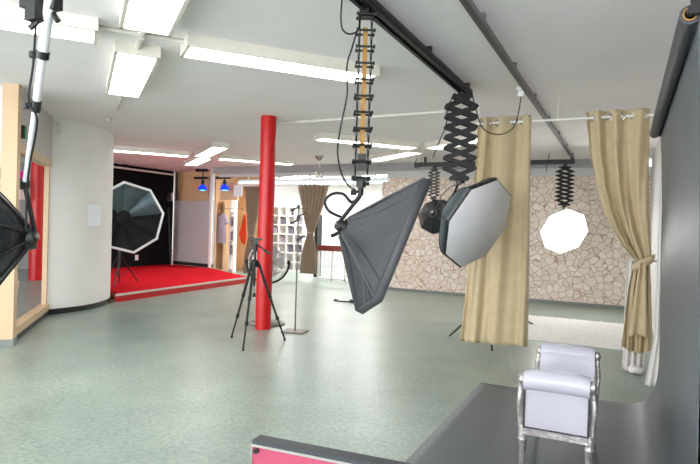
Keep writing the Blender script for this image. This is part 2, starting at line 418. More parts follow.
# ------------------------------------------------------------------ stage corner
C1 = pz(248.5, 277, .15)
sp = [(-8.68, 7.75), (C1.x, C1.y), (-11.46, 13.9), (-13.4, 14.2), (-13.4, 10.6), (-10.02, 8.16), (-9.28, 8.12), (-8.95, 8.02)]
st = thing('stage', (-11, 11, 0), 'low red carpeted stage with pale edge strip beside the curved wall', 'stage')
MB().prism(sp, 0, .12).build('front_board', 'red', st)
MB().prism([(x, y) for x, y in sp], .12, .152).build('carpet', 'carpet', st)
ed = MB(); a = V((-8.68, 7.75, .137)); b = V((C1.x, C1.y, .137)); c = V((-11.46, 13.9, .137))
ed.bar(a+V((.008, 0, 0)), b+V((.008, 0, 0)), .03, .04); ed.bar(b, c, .03, .04); ed.build('edge_strip', 'deck', st)
struct('wall_stage_side', MB().box((-13.48, 12.5, H/2), (.12, 3.9, H)), 'black_wall')
# rail along the top of the black wall and pale upright at its end
tr = thing('curtain_track', (-13.3, 12.4, 2.95), 'pale rail running along the top of the black stage wall', 'rail')
MB().bar((-13.3, 10.6, 3.08), (-13.3, 14.1, 3.08), .05, .05).build('rail', 'fix', tr)
for y in (11, 12.2, 13.4): MB().box((-13.36, y, 3.13), (.1, .04, .14)).build('bracket', 'black', tr)
pw = py(174, 200, 14.0)
up = thing('upright_post', (pw.x, 14.0, .15), 'pale metal upright at the corner of the black wall and white partition', 'post')
MB().tube([(pw.x, 14.0, .152), (pw.x, 14.0, 3.2)], .05, 12).build('pole', 'chrome', up)
MB().box((pw.x-.12, 13.95, 2.35), (.2, .1, .26)).build('clamp_box', 'chrome', up)
MB().tube([(pw.x-.02, 13.95, .152), (pw.x-.18, 13.95, 2.0)], .03, 8).build('leaning_bar', 'black', up)
# outlet on the black wall
oq = V((-13.41, 12.75, .42))
ol = tag(MB().box(oq, (.02, .12, .16)).build('wall_outlet', 'white', bevel=.006), 'small white outlet low on the black stage wall', 'outlet')

# white partition and tan wall beyond the stage
Pa = V((-13.38, 14.30, 0)); Pb = V((-11.52, 14.02, 0)); dP = (Pb-Pa).normalized(); aP = math.atan2(dP.y, dP.x); lP = (Pb-Pa).length
pm = (Pa+Pb)/2
wp = thing('white_partition', pm, 'pale grey partition panel standing behind the red stage', 'partition')
MB().box(pm+V((0, 0, 1.12)), (lP, .06, 2.24), rz=aP).build('panel', 'grey_wall', wp)
MB().box(pm+V((0, -.02, .21)), (lP, .06, .1), rz=aP).build('skirting', 'skirting', wp)
struct('wall_tan', MB().box(pm+V((0, .12, H-.5)), (lP-.04, .06, 1.0), rz=aP).box(pm+V((0, .12, 1.1)), (lP-.04, .06, 2.2), rz=aP), 'tan')
po = py(211.3, 230, 13.98); po.z = 0
struct('trim_6', MB().box(po+V((0, 0, H/2)), (.085, .12, H)), 'white')

# changing booth to the right of the post
bx0, bx1 = -11.4, py(250, 230, 15.4).x+.5
struct('wall_booth', MB().box(((-11.82+bx1)/2, 15.5, H/2), (bx1+11.82, .1, H)), 'tan')
struct('wall_booth_side', MB().box((-11.78, 14.75, H/2), (.06, 1.4, H)), 'tan')
struct('trim_7', MB().box(((bx0+bx1)/2+.06, 14.05, 2.55), (bx1-bx0-.1, .08, .56)), 'tan')
struct('baseboard_booth', MB().box(((bx0+bx1)/2, 15.43, .07), (bx1-bx0, .03, .14)), 'skirting')
# white slim shelf
sh = py(230.5, 265, 14.5); sh.z = 0
sl = thing('slim_shelf', sh, 'slim white upright shelf in the changing booth beside the lilac shirt', 'shelf')
MB().box(sh+V((-.08, .08, 1.18)), (.03, .16, 2.36)).build('side_panel', 'white', sl)
MB().box(sh+V((.08, .08, 1.18)), (.03, .16, 2.36)).build('side_panel', 'white', sl)
for z in (.1, .55, 1.0, 1.45, 1.9, 2.33): MB().box(sh+V((0, .08, z)), (.13, .16, .03)).build('shelf_board', 'white', sl)
for z, k in ((.565, 3), (1.015, 3), (1.465, 2)):
    for i in range(k):
        hb = .2+.05*((i*7+int(z*10)) % 3)
        tag(MB().box(sh+V((-.04+i*.038, .08, z+.001+hb/2)), (.03, .12, hb)).build('folder', 'cover' if (i+int(z*10)) % 2 else 'lilac'),
            'small folder standing on the slim white shelf', 'folder', 'folders on the slim shelf')
dr = py(226, 265, 14.9); dr.z = 0
bd = thing('booth_door', dr, 'narrow beige open door leaf in the changing booth', 'door')
MB().box(dr+V((0, -.1, 1.15)), (.05, .55, 2.2), rz=.5).build('leaf', 'beige', bd)
MB().tube([dr+V((-.0, -.25, 1.0)), dr+V((-.06, -.27, 1.0))], .012).build('handle', 'chrome', bd)
# lilac shirt on a hanger
s0 = py(219.6, 214, 14.35)
ts = thing('hanging_shirt', V((s0.x, 14.35, s0.z-.9)), 'lilac grey t-shirt hanging in the changing booth', 'shirt')
prof = [(-.13, .02), (-.27, -.05), (-.36, -.28), (-.25, -.33), (-.22, -.18), (-.235, -.92), (.235, -.92), (.22, -.18), (.25, -.33), (.36, -.28), (.27, -.05), (.13, .02), (.06, -.05), (-.06, -.05)]
def shirt(dy):
    return [V((s0.x+x, 14.35+dy+.02*math.sin(x*18+z*3), s0.z+z)) for x, z in prof]
n = len(prof); f1 = shirt(-.05); f2 = shirt(.05)
MB().add(f1+f2, [tuple(range(n)), tuple(range(2*n-1, n-1, -1))]+[(i, (i+1) % n, n+(i+1) % n, n+i) for i in range(n)]).build('cloth', 'lilac', ts)
MB().tube(spline([s0+V((-.2, 0, -.06)), s0+V((0, 0, .06)), s0+V((.2, 0, -.06))], 4), .008).tube(spline([s0+V((0, 0, .06)), s0+V((0, 0, .14)), s0+V((.04, 0, .18)), s0+V((.05, 0, .12))], 4), .006).build('hanger', 'white', ts)
MB().tube([V((-11.58, 14.35, s0.z+.17)), V((bx1, 14.35, s0.z+.17))], .012).build('rail_bar', 'chrome', None)
tag(bpy.data.objects['rail_bar'], 'thin chrome clothes rail across the changing booth', 'rail')
bpy.data.objects['rail_bar'].name = 'clothes_rail'
# orange cloth
o0 = py(244.5, 214, 14.55)
oc = MB()
def ocf(u, v):
    wdt = .05+.62*v**.8 if v < .7 else (.05+.62*.7**.8)*(1-(v-.7)/.3*.55)
    return V((o0.x+.03+(u-.75)*wdt*.62, 14.55+.03*math.sin(u*16+v*2), o0.z-v*.98+.10*(1-u)*(0 if v < .5 else (v-.5)*1.5)))
oc.grid(ocf, 18, 14)
tag(oc.build('hanging_scarf', 'orange', solid=.012), 'orange cloth hanging from a hook in the tan booth', 'cloth')
tag(MB().tube([V((o0.x+.03, 15.44, o0.z-.0)), V((o0.x+.03, 14.52, o0.z-.0))], .012).build('wall_hook', 'chrome'), 'long wall peg holding the orange cloth', 'hook')

# blue spot lamps on their black bar
for i, (x, lab) in enumerate(((202.5, 'blue glass dome lamp left of the white booth post'), (224.5, 'blue glass dome lamp right of the white booth post'))):
    q = py(x, 190, 13.7); q.y = 13.7
    bl = thing('dome_lamp', q, lab, 'lamp', 'blue dome lamps')
    MB().lathe([(.001, .17), (.05, .16), (.10, .12), (.135, .05), (.14, 0), (.125, 0), (.12, .05), (.09, .11), (.001, .15)], q, seg=20).build('shade', 'blue', bl)
    MB().lathe([(.001, -.02), (.06, -.015), (.10, .01), (.115, .04), (.09, .06), (.001, .06)], q, seg=18).build('bulb', 'cyan', bl)
    MB().lathe([(.001, .30), (.05, .30), (.05, .16), (.001, .16)], q, seg=12).build('socket', 'black', bl)
    MB().tube([q+V((0, 0, .29)), q+V((0, 0, .60)), ], .018).build('stem', 'black', bl)
    MB().box(V((q.x-.06, q.y, q.z+.37)), (.52, .08, .07)).build('arm_box', 'black', bl)
    MB().box(V((q.x-.05, q.y, H-.04)), (.4, .1, .08)).build('ceiling_mount', 'black', bl)
    MB().tube([V((q.x, q.y, q.z+.6)), V((q.x, q.y, H-.03))], .018).build('drop_rod', 'steel', bl)
# noticeboard near the lamps
nb = py(238, 191, 14.0)
tag(MB().box((nb.x, 13.995, nb.z), (.3, .03, .34)).build('notice_card', 'white'), 'small white card on the tan lintel above the booth', 'card')

# ------------------------------------------------------------------ far room
fr = V((0, 13.75, 2.76))
lsx0, lsx1 = -10.4, -5.6
ps = thing('strip_light', (-8, 13.75, 2.72), 'long strip of coloured light under the back beam above the taupe drapes', 'light')
MB().box(((lsx0+lsx1)/2, 13.74, 2.765), (lsx1-lsx0, .06, .05)).build('light_strip', 'strip', ps)
MB().box(((lsx0+lsx1)/2, 13.8, 2.83), (lsx1-lsx0, .12, .07)).build('housing', 'white', ps)
for x in (-10.1, -8, -6): MB().box((x, 13.82, 3.03), (.04, .04, .36)).build('hanger_rod', 'white', ps)
dro = thing('drape_rod', (-8, 13.72, 2.68), 'white rod under the strip light carrying the taupe drapes', 'rod')
MB().tube([(lsx0, 13.70, 2.69), (lsx1, 13.70, 2.69)], .018).build('rod', 'white', dro)
for x in (-10.3, -7.0, -5.7): MB().tube([(x, 13.70, 2.69), (x, 13.79, 2.80)], .012).build('bracket', 'white', dro)

def drape(cx, Y, ztop, zbot, ztie, wtop, wtie, wbot, label, shift=0.0, mname='drape', folds=7):
    d = thing('tied_drape', (cx, Y, zbot), label, 'curtain', 'taupe tied drapes')
    def fn(u, v):
        z = ztop+(zbot-ztop)*v
        if z > ztie:
            t = (z-ztie)/(ztop-ztie); wd = wtie+(wtop-wtie)*(t**.8)
        else:
            t = (ztie-z)/(ztie-zbot); wd = wtie+(wbot-wtie)*min(1, t*1.8)**.8
        return V((cx+shift*v+(u-.5)*wd, Y+.05*math.sin(u*folds*2*PI+.6*math.sin(v*5))*(.4+.6*wd/wtop), z))
    MB().grid(fn, 84, 36).build('cloth', mname, d, solid=.006)
    MB().lathe([(wtie*.52, -.03), (wtie*.54, 0), (wtie*.52, .03), (wtie*.44, .03), (wtie*.44, -.03)], (cx+shift*.6, Y, ztie), close=True).build('tie_band', mname, d)
    rg = MB()
    return d
q1 = py(313, 190, 13.68); drape(q1.x, 13.68, 2.70, .22, py(309.5, 233, 13.68).z, 1.0, .17, .5, 'taupe drape tied at the middle, right of the red column', -.08)
q2 = py(253, 190, 13.68); drape(q2.x, 13.68, 2.66, .1, py(252, 236, 13.68).z, .62, .2, .45, 'taupe drape tied at the middle, left of the red column', -.02)

# cube shelf
cs0 = py(262, 270, 16.3).x; cs1 = py(302, 270, 16.3).x
cu = thing('cube_shelf', ((cs0+cs1)/2, 16.3, 0), 'tall white grid of cube shelves behind the thin chrome stand', 'shelf')
ncol = 5; pitch = (cs1-cs0)/ncol; rows = 7; ph = .31
for i in range(ncol+1): MB().box((cs0+i*pitch, 16.45, rows*ph/2), (.04, .34, rows*ph)).build('upright', 'white', cu)
for j in range(rows+1): MB().box(((cs0+cs1)/2, 16.45, j*ph+.02 if j == 0 else j*ph-.0), (cs1-cs0+.04, .335, .04)).build('shelf_board', 'white', cu)
MB().box(((cs0+cs1)/2, 16.63, rows*ph/2), (cs1-cs0, .02, rows*ph)).build('back_panel', 'white', cu)
for i, j, m in ((3, 4, 'cover'), (4, 5, 'lilac'), (2, 3, 'lilac'), (4, 2, 'cover'), (3, 2, 'cover'), (1, 4, 'lilac'), (2, 5, 'cover'), (4, 3, 'lilac')):
    for k in range(3):
        tag(MB().box((cs0+(i+.28+.2*k)*pitch, 16.4, j*ph+.025+.1), (.035, .18, .19)).build('binder', m), 'small binder standing in the white cube shelf', 'binder', 'binders in the cube shelf')

# balustrade with red-brown handrail
ra = py(317, 276, 14.3); rb = py(372, 281, 14.3); ra.z = rb.z = 0
rl = thing('balustrade', ra, 'white balustrade with red brown handrail to the right of the taupe drape', 'railing')
MB().bar(ra+V((0, 0, .93)), rb+V((0, 0, .93)), .07, .16).build('handrail', 'handrail', rl)
for t in (0.02, .28, .52, .76, .98):
    q = ra.lerp(rb, t); MB().box(q+V((0, 0, .43)), (.05, .05, .86)).build('post', 'white', rl)
MB().bar(ra+V((0, 0, .05)), rb+V((0, 0, .05)), .05, .05).build('bottom_rail', 'white', rl)
MB().bar(ra+V((0, 0.0, .46)), rb+V((0, 0, .46)), .012, .76).build('clear_panel', 'glassy', rl)
r2a = py(316, 250, 17.4); r2b = py(388, 250, 17.4)
rl2 = thing('stair_railing', V((r2a.x, 17.4, 0)), 'white upright bar railing further back beyond the red brown handrail', 'railing')
MB().box(((r2a.x+r2b.x)/2, 17.4, 1.5), (r2b.x-r2a.x, .05, .06)).build('top_rail', 'white', rl2)
MB().box(((r2a.x+r2b.x)/2, 17.4, .06), (r2b.x-r2a.x, .05, .06)).build('bottom_rail', 'white', rl2)
nb_ = 16
for k in range(nb_+1):
    MB().box((r2a.x+(r2b.x-r2a.x)*k/nb_, 17.4, .78), (.035, .035, 1.4)).build('baluster', 'beam', rl2)
dk = py(317.5, 258, 15.2)
tag(MB().box((dk.x, 15.2, .95), (.1, .3, 1.9)).build('leaning_panel', 'black'), 'thin dark upright panel just right of the taupe drape', 'panel')
df = py(352, 200, 19.9)
tag(MB().box((py(349, 200, 19.95).x, 19.97, 2.55), (.9, .04, .16)).build('wall_sign_board', 'beam'), 'grey strip mounted on the far white wall', 'board')

# ------------------------------------------------------------------ red column (main)
rcp = V((-4.87, 7.13, 0))
rm = thing('red_column', rcp, 'glossy red floor to ceiling column behind the black tripod', 'column')
MB().lathe([(.001, 0), (.118, 0), (.118, H), (.001, H)], rcp, seg=40).build('shaft', 'red', rm)

# ------------------------------------------------------------------ fluorescent lights
FA = math.radians(51.3)
e1 = V((-math.sin(FA), math.cos(FA), 0)); e2 = V((math.cos(FA), math.sin(FA), 0))
def lamp(a0, a1, b0, b1, lab, lens='lens'):
    ca = (a0+a1)/2; cb = (b0+b1)/2; c = e1*ca+e2*cb; la, lb = a1-a0, b1-b0
    o = thing('ceiling_light', V((c.x, c.y, H-.11)), lab, 'ceiling light', 'fluorescent ceiling lights')
    mt = Matrix((e1, e2, V((0, 0, 1)))).transposed()
    hb = MB(); t = .028; z0, z1 = H-.105, H
    hb.box(c+V((0, 0, H-.012)), (la+.06, lb+.06, .024), mtx=mt)
    for s in (-1, 1):
        hb.box(c+e1*(s*(la/2+.018))+V((0, 0, (z0+z1)/2)), (.03, lb+.06, z1-z0), mtx=mt)
        hb.box(c+e2*(s*(lb/2+.018))+V((0, 0, (z0+z1)/2)), (la+.06, .03, z1-z0), mtx=mt)
    hb.build('housing', 'fix', o)
    MB().box(c+V((0, 0, H-.07)), (la+.004, lb+.004, .05), mtx=mt).build('diffuser', lens, o)
    gr = MB(); n = max(2, int(max(la, lb)/.3))
    for k in range(1, n):
        s = k/n-.5
        if la > lb: gr.box(c+e1*(s*la)+V((0, 0, H-.094)), (.006, lb, .006), mtx=mt)
        else: gr.box(c+e2*(s*lb)+V((0, 0, H-.094)), (la, .006, .006), mtx=mt)
    gr.build('louvre', 'white', o)
    return o
lamp(5.03, 5.36, -1.9, .06, 'fluorescent ceiling light at the top left corner, behind the silver pole')
lamp(2.86, 4.81, .27, .60, 'wide fluorescent light cut by the top edge, nearest the camera')
lamp(5.56, 7.44, .27, .60, 'slim rectangular fluorescent light in front of the curved white wall')
lamp(5.03, 5.37, .82, 2.62, 'long fluorescent light in the middle of the ceiling, left of the extended hanger')
lamp(9.12, 9.42, 3.75, 5.68, 'fluorescent light behind the extended hanger, above the grey box softbox')
lamp(9.75, 11.6, 5.88, 6.18, 'fluorescent light at an angle behind the grey box softbox top')
lamp(13.5, 13.82, .35, 2.22, 'fluorescent light above the black stage wall')
lamp(11.56, 13.5, 2.37, 2.67, 'small looking white light, upper one of two left of the red column')
lamp(13.86, 15.75, 2.50, 2.80, 'small looking white light, lower one of two left of the red column')
lamp(13.5, 13.82, 2.98, 4.8, 'far fluorescent light passing behind the top of the red column')
lamp(7.2, 9.05, 5.85, 6.15, 'far fluorescent light behind the dense black pantograph')
for k, (x, y) in enumerate(((-9.5, 15.6), (-9.5, 18.2), (-6.8, 15.6), (-6.8, 18.2), (-12.6, 17.2))):
    c = V((x, y, 0)); lamp(c.dot(e1)-.95, c.dot(e1)+.95, c.dot(e2)-.3, c.dot(e2)+.3, ('added unseen fill light of the far room above the cube shelf', 'added unseen fill light of the far room nearest the far wall', 'added unseen fill light of the far room above the balustrade', 'added unseen fill light of the far room above the stair railing', 'added unseen fill light of the far room behind the booth')[k], 'fill_far')  # unseen lamps, added as fill for the far room

# conduits on the ceiling
def conduit(pts, lab, r=.02):
    tag(MB().tube([V((p.x, p.y, H-r)) for p in pts], r, 8).build('ceiling_conduit', 'pipe'), lab, 'conduit', 'ceiling conduits')
def ee(a, b): return e1*a+e2*b
conduit([ee(5.19, .09), ee(5.19, .79)], 'cream conduit joining the top left light and the long middle light')
conduit([ee(4.84, .435), ee(5.16, .435)], 'short cream stub conduit under the topmost light', .03)
conduit([ee(5.22, .435), ee(5.53, .435)], 'short cream conduit behind the slim rectangular light', .03)
conduit([ee(7.47, .435), ee(8.9, .44)], 'cream conduit running from the slim light to the curved wall')
conduit([pz(280, 122, H), pz(445, 110, H)], 'thin cream conduit crossing the ceiling right of the red column', .022)
conduit([pz(446, 112, H), pz(478, 108, H)], 'short cream conduit stub behind the dense black pantograph', .03)
jb = pz(108, 118, H)
tag(MB().lathe([(.001, 0), (.05, 0), (.05, .05), (.001, .05)], (jb.x, jb.y, H-.052), seg=16).build('junction_box', 'pipe'), 'small round junction box on the ceiling by the curved wall', 'box')

# small chrome ceiling spot
sq = pz(320, 156, H)
sk = thing('ceiling_spot', V((sq.x, sq.y, H-.5)), 'small chrome hanging ceiling spot left of the extended hanger', 'lamp')
MB().lathe([(.001, 0), (.11, 0), (.09, -.06), (.04, -.11), (.001, -.12)], (sq.x, sq.y, H), seg=18).build('ceiling_rose', 'chrome', sk)
MB().tube([(sq.x, sq.y, H-.1), (sq.x, sq.y, H-.34)], .015).build('rod', 'chrome', sk)
MB().lathe([(.001, 0), (.05, 0), (.09, -.09), (.085, -.2), (.001, -.2)], (sq.x, sq.y, H-.30), seg=18).build('lamp_head', 'chrome', sk)

# ------------------------------------------------------------------ black ceiling rails
R1X, R2X = -1.63, -1.005
def rail(name_label, x, y0, y1, wd, mname, hgt=.075):
    o = thing('ceiling_rail', (x, (y0+y1)/2, H-.12), name_label, 'rail', 'ceiling rails for the lights')
    m = MB(); m.box((x, (y0+y1)/2, H-.055-hgt/2+.0), (wd, y1-y0, .012)); 
    for s in (-1, 1): m.box((x+s*(wd/2-.006), (y0+y1)/2, H-.045-hgt/2), (.012, y1-y0, hgt))
    for s in (-1, 1): m.box((x+s*(wd/2-.018), (y0+y1)/2, H-.041-hgt), (.024, y1-y0, .008))
    m.build('profile', mname, o)
    y = y1-.15
    while y > y0:
        MB().box((x, y, H-.025), (wd*1.05, .04, .05)).build('clamp', mname, o); y -= 1.35
    MB().box((x, y1+.006, H-.05-hgt/2), (wd, .012, hgt)).build('end_cap', mname, o)
    return o
rail('thick black ceiling rail carrying the extended hanger and the dense pantograph', R1X, .6, 6.3, .095, 'black')
rail('slimmer grey ceiling rail running over the hanging curtain', R2X, .6, 12.45, .052, 'rail_grey', .05)
cb = thing('cross_rail', (-2.5, 12.3, 3.0), 'black cross rail below the ceiling in front of the flagstone wall', 'rail')
cx0 = py(415, 159, 12.3).x
MB().box(((cx0-.95)/2, 12.3, 3.03), (-.95-cx0, .09, .09)).build('profile', 'black', cb)
for x in (cx0+.25, -2.4, -1.01): MB().box((x, 12.3, 3.13), (.05, .06, .14)).build('hanger_plate', 'black', cb)

# pendant socket near rail two with looping cable to the pantograph
jx = py(521, 92, 6.3)

# ------------------------------------------------------------------ scissor pantographs
def pantograph(base, zt, zb, hw, n, gap, ang, lab, bw=.022, bt=.006, knob=.011, edge=False, pin=0.0, pr_=.0055):
    o = thing('pantograph_hanger', V((base.x, base.y, zb)), lab, 'light hanger', 'scissor light hangers')
    X = V((math.cos(ang), math.sin(ang), 0)); Yv = V((-math.sin(ang), math.cos(ang), 0))
    z1 = zt-.07; z0 = zb+.07; lv = (z1-z0)/n
    def P(s, k, g): return V((base.x, base.y, 0))+X*(s*hw)+Yv*g+V((0, 0, z1-lv*k))
    en = lambda k: .55 if k in (0, n) and not edge else 1.0
    for g in (-gap, gap):
        for k in range(n):
            for s, off in ((-1, -bt*.6), (1, bt*.6)):
                m = MB(); a = P(s*en(k), k, g+off); b = P(-s*en(k+1), k+1, g+off)
                m.bar(a, b, bt, bw, side=(b-a).cross(Yv)); m.build('scissor_bar', 'black', o)
    for k in range(n+1):
        for s in (-1, 1):
            q = s*en(k); ex = .014+pin
            m = MB(); m.lathe([(.001, -gap-ex), (knob, -gap-ex), (knob, -gap-ex+.014), (pr_, -gap-ex+.014), (pr_, gap+ex-.014), (knob, gap+ex-.014), (knob, gap+ex), (.001, gap+ex)], P(q, k, 0), axis=Yv, seg=8)
            m.build('pivot_pin', 'black', o)
    c = V((base.x, base.y, 0))
    m = MB(); m.bar(P(-.6, 0, -gap), P(.6, 0, -gap), .02, .03); m.bar(P(-.6, 0, gap), P(.6, 0, gap), .02, .03)
    m.box(c+V((0, 0, zt-.035)), (.07, .07, .07)); m.box(c+V((0, 0, zt-.07)), (max(.06, hw), gap*2+.02, .02), rz=ang); m.build('top_bracket', 'black', o)
    m = MB()
    for k in (-1, 1):
        m.tube([c+V((0, k*.045-.02, zt-.015)), c+V((0, k*.045+.02, zt-.015))], .024, 10)
    m.build('trolley_wheel', 'plastic', o)
    m = MB(); m.box(c+V((0, 0, z0-.01)), (max(.06, hw*1.2), gap*2+.03, .025), rz=ang)
    m.tube([c+V((0, 0, z0)), c+V((0, 0, zb))], .018, 10); m.build('spigot', 'black', o)
    m = MB(); m.box(c+V((0, 0, zb+.03)), (.05, .05, .05)); m.tube([c+V((.02, 0, zb+.03)), c+V((.06, 0, zb+.03))], .012); m.build('clamp_knob', 'plastic', o)
    return o, X, Yv
RB = H-.13          # underside of rail
p1 = V((-1.655, 3.55, 0)); b1 = pat(357, 190, p1)
ang1 = math.radians(24.9+90+3)
p1c = V((R1X-.02, 3.555, 0))
pan1, X1, Y1 = pantograph(p1c, RB+.045, 1.86, .05, 10, .042, ang1, 'long fully extended black pantograph with tan strap holding the grey box softbox', bw=.014, bt=.006, knob=.013, edge=True, pin=.010, pr_=.008)
MB().bar(p1c+V((0, 0, 2.97)), p1c+V((0, 0, 2.02)), .004, .032, side=RT).build('strap', 'ply', pan1, label='tan flat strap')
MB().box(p1c+V((0, 0, 2.04)), (.06, .05, .11), rz=.45).build('spring_box', 'plastic', pan1)
p2c = V((R1X-.02, 6.1, 0))
pan2, X2, Y2 = pantograph(p2c, RB+.045, 2.08, .165, 8, .05, math.radians(22), 'dense wide black pantograph holding the unlit grey octagonal softbox', bw=.042, bt=.010, knob=.016)
p3c = V((-1.13, 12.3, 0))
pan3, X3, Y3 = pantograph(p3c, 2.985, 2.09, .16, 9, .05, math.radians(30), 'small far black pantograph holding the glowing white octagonal softbox', bw=.03, bt=.009, knob=.016)
p4c = V((py(434, 180, 12.3).x, 12.3, 0))
pan4, X4, Y4 = pantograph(p4c, 2.985, 2.2, .115, 9, .05, math.radians(10), 'small far black pantograph holding the black softbox, left on the cross rail', bw=.026, bt=.009, knob=.016)

# ------------------------------------------------------------------ strobe head
def strobe(parent, c, d, L=.28, r=.06, name='strobe_head'):
    d = V(d).normalized()
    m = MB(); m.lathe([(.001, 0), (r*.8, 0), (r, .02), (r, L*.8), (r*1.15, L*.82), (r*1.15, L), (.001, L)], c, axis=d, seg=20)
    o = m.build(name, 'plastic', parent)
    m = MB(); x = d.orthogonal().normalized()
    m.lathe([(.001, -.012), (r*.5, -.012), (r*.5, 0), (.001, 0)], c, axis=d, seg=14)
    m.build('control_dial', 'steel', o)
    return o
def yoke(parent, a, b):
    m = MB(); m.tube(spline([a, a.lerp(b, .5)+V((.02, 0, -.01)), b], 6), .014, 8); m.lathe([(.001, -.03), (.03, -.03), (.03, .03), (.001, .03)], b, axis=RT, seg=12)
    m.build('tilt_bracket', 'black', parent)

# ------------------------------------------------------------------ grey box softbox
sc = pd(395.64, 251.02, 3.9)
u_ = cv(.336, -.751, .252); v_ = cv(-.104, .170, .646)
n_ = v_.cross(u_).normalized()
if n_.dot(cv(.91, .42, .04)) < 0: n_ = -n_
sb = thing('box_softbox', sc, 'big dark grey rectangular box softbox hanging in the centre, seen from behind', 'softbox')
lip = .055
cor = [sc+u_*(a/2)+v_*(b/2)-n_*lip for a, b in ((1, -1), (-1, -1), (-1, 1), (1, 1))]   # A C D E
apx = sc-n_*.397
uh = u_.normalized(); vh = v_.normalized()
acr = [apx+uh*(a*.055)+vh*(b*.05) for a, b in ((1, -1), (-1, -1), (-1, 1), (1, 1))]
for k in range(4):
    a, b = cor[k], cor[(k+1) % 4]; p, q = acr[k], acr[(k+1) % 4]
    fn_ = (b-a).cross(p-a).normalized()
    if fn_.dot(sc-n_*.2-(a+b)/2) < 0: fn_ = -fn_      # inward
    def fn(s, t, a=a, b=b, p=p, q=q, fn_=fn_):
        base = p.lerp(q, s).lerp(a.lerp(b, s), t)
        sag = .045*math.sin(PI*s)*math.sin(PI*min(1, t*.9+.05)) + .010*math.sin(s*9+t*5)*t*(1-t)*3
        return base+fn_*sag
    MB().grid(fn, 20, 20).build('side_panel', 'fabric', sb, solid=.004)
    # edge rod under the fabric ridge
    MB().tube([p, p.lerp(a, .5)-fn_*.003, a], .007, 6).build('seam_rod', 'fabric_light', sb)
    # sewn lip at the front
    MB().add([a, b, b+n_*lip, a+n_*lip], [(0, 1, 2, 3)]).build('front_lip', 'fabric_light', sb, solid=.01)
    # mid seam
    ms = MB(); ln = []
    for i in range(13):
        t = .04+.95*i/12; ln.append(fn(.5, t)-fn_*.003)
    ms.tube(ln, .005, 6); ms.build('mid_seam', 'fabric_light', sb)
    for sgn in (.12, .88):
        ms = MB(); ms.tube([fn(.5+(sgn-.5)*(.75+.25*t)-.0, t)-fn_*.002 for t in [.06+.9*i/12 for i in range(13)]], .004, 6); ms.build('dark_line', 'fabric_black', sb)  # thin dark lines along both sides of each panel
MB().add([c+n_*(lip*.55) for c in cor], [(0, 1, 2, 3)]).build('front_diffuser', 'diff_white', sb, solid=.004)
MB().lathe([(.05, -.012), (.062, -.012), (.062, .012), (.05, .012)], apx, axis=n_, seg=24, close=True).build('speed_ring', 'black', sb)
sh_ = strobe(sb, apx-n_*.05, n_, L=.08, r=.042)
top = V((p1c.x, p1c.y, 1.86))
hb = MB(); hb.tube([top+V((0, 0, .03)), top+V((0, 0, -.05))], .02, 10); hb.tube([top+V((0, 0, -.05)), apx-n_*.03+cv(0, -.02, 0)], .014, 10)
hb.bar(top+V((0, 0, -.04)), apx-n_*.04+cv(-.02, .03, 0), .014, .022); hb.build('tilt_bracket', 'black', sb)
cl = MB(); cl.tube([apx+cv(-.045, .02, -.05), apx+cv(-.02, .0, -.05)], .012); cl.tube(spline([apx+cv(-.02, .03, -.06), apx+cv(-.06, .055, -.06), apx+cv(-.085, .06, -.06)], 4), [.013]*8+[.008], 8); cl.build('handle', 'black', sb)
kn = MB(); kn.lathe([(.001, -.02), (.018, -.02), (.018, .02), (.001, .02)], top+cv(-.05, .03, 0), axis=RT, seg=12); kn.tube([top+cv(-.05, .03, 0), top+cv(0, .02, 0)], .008); kn.build('clamp_knob', 'black', sb)

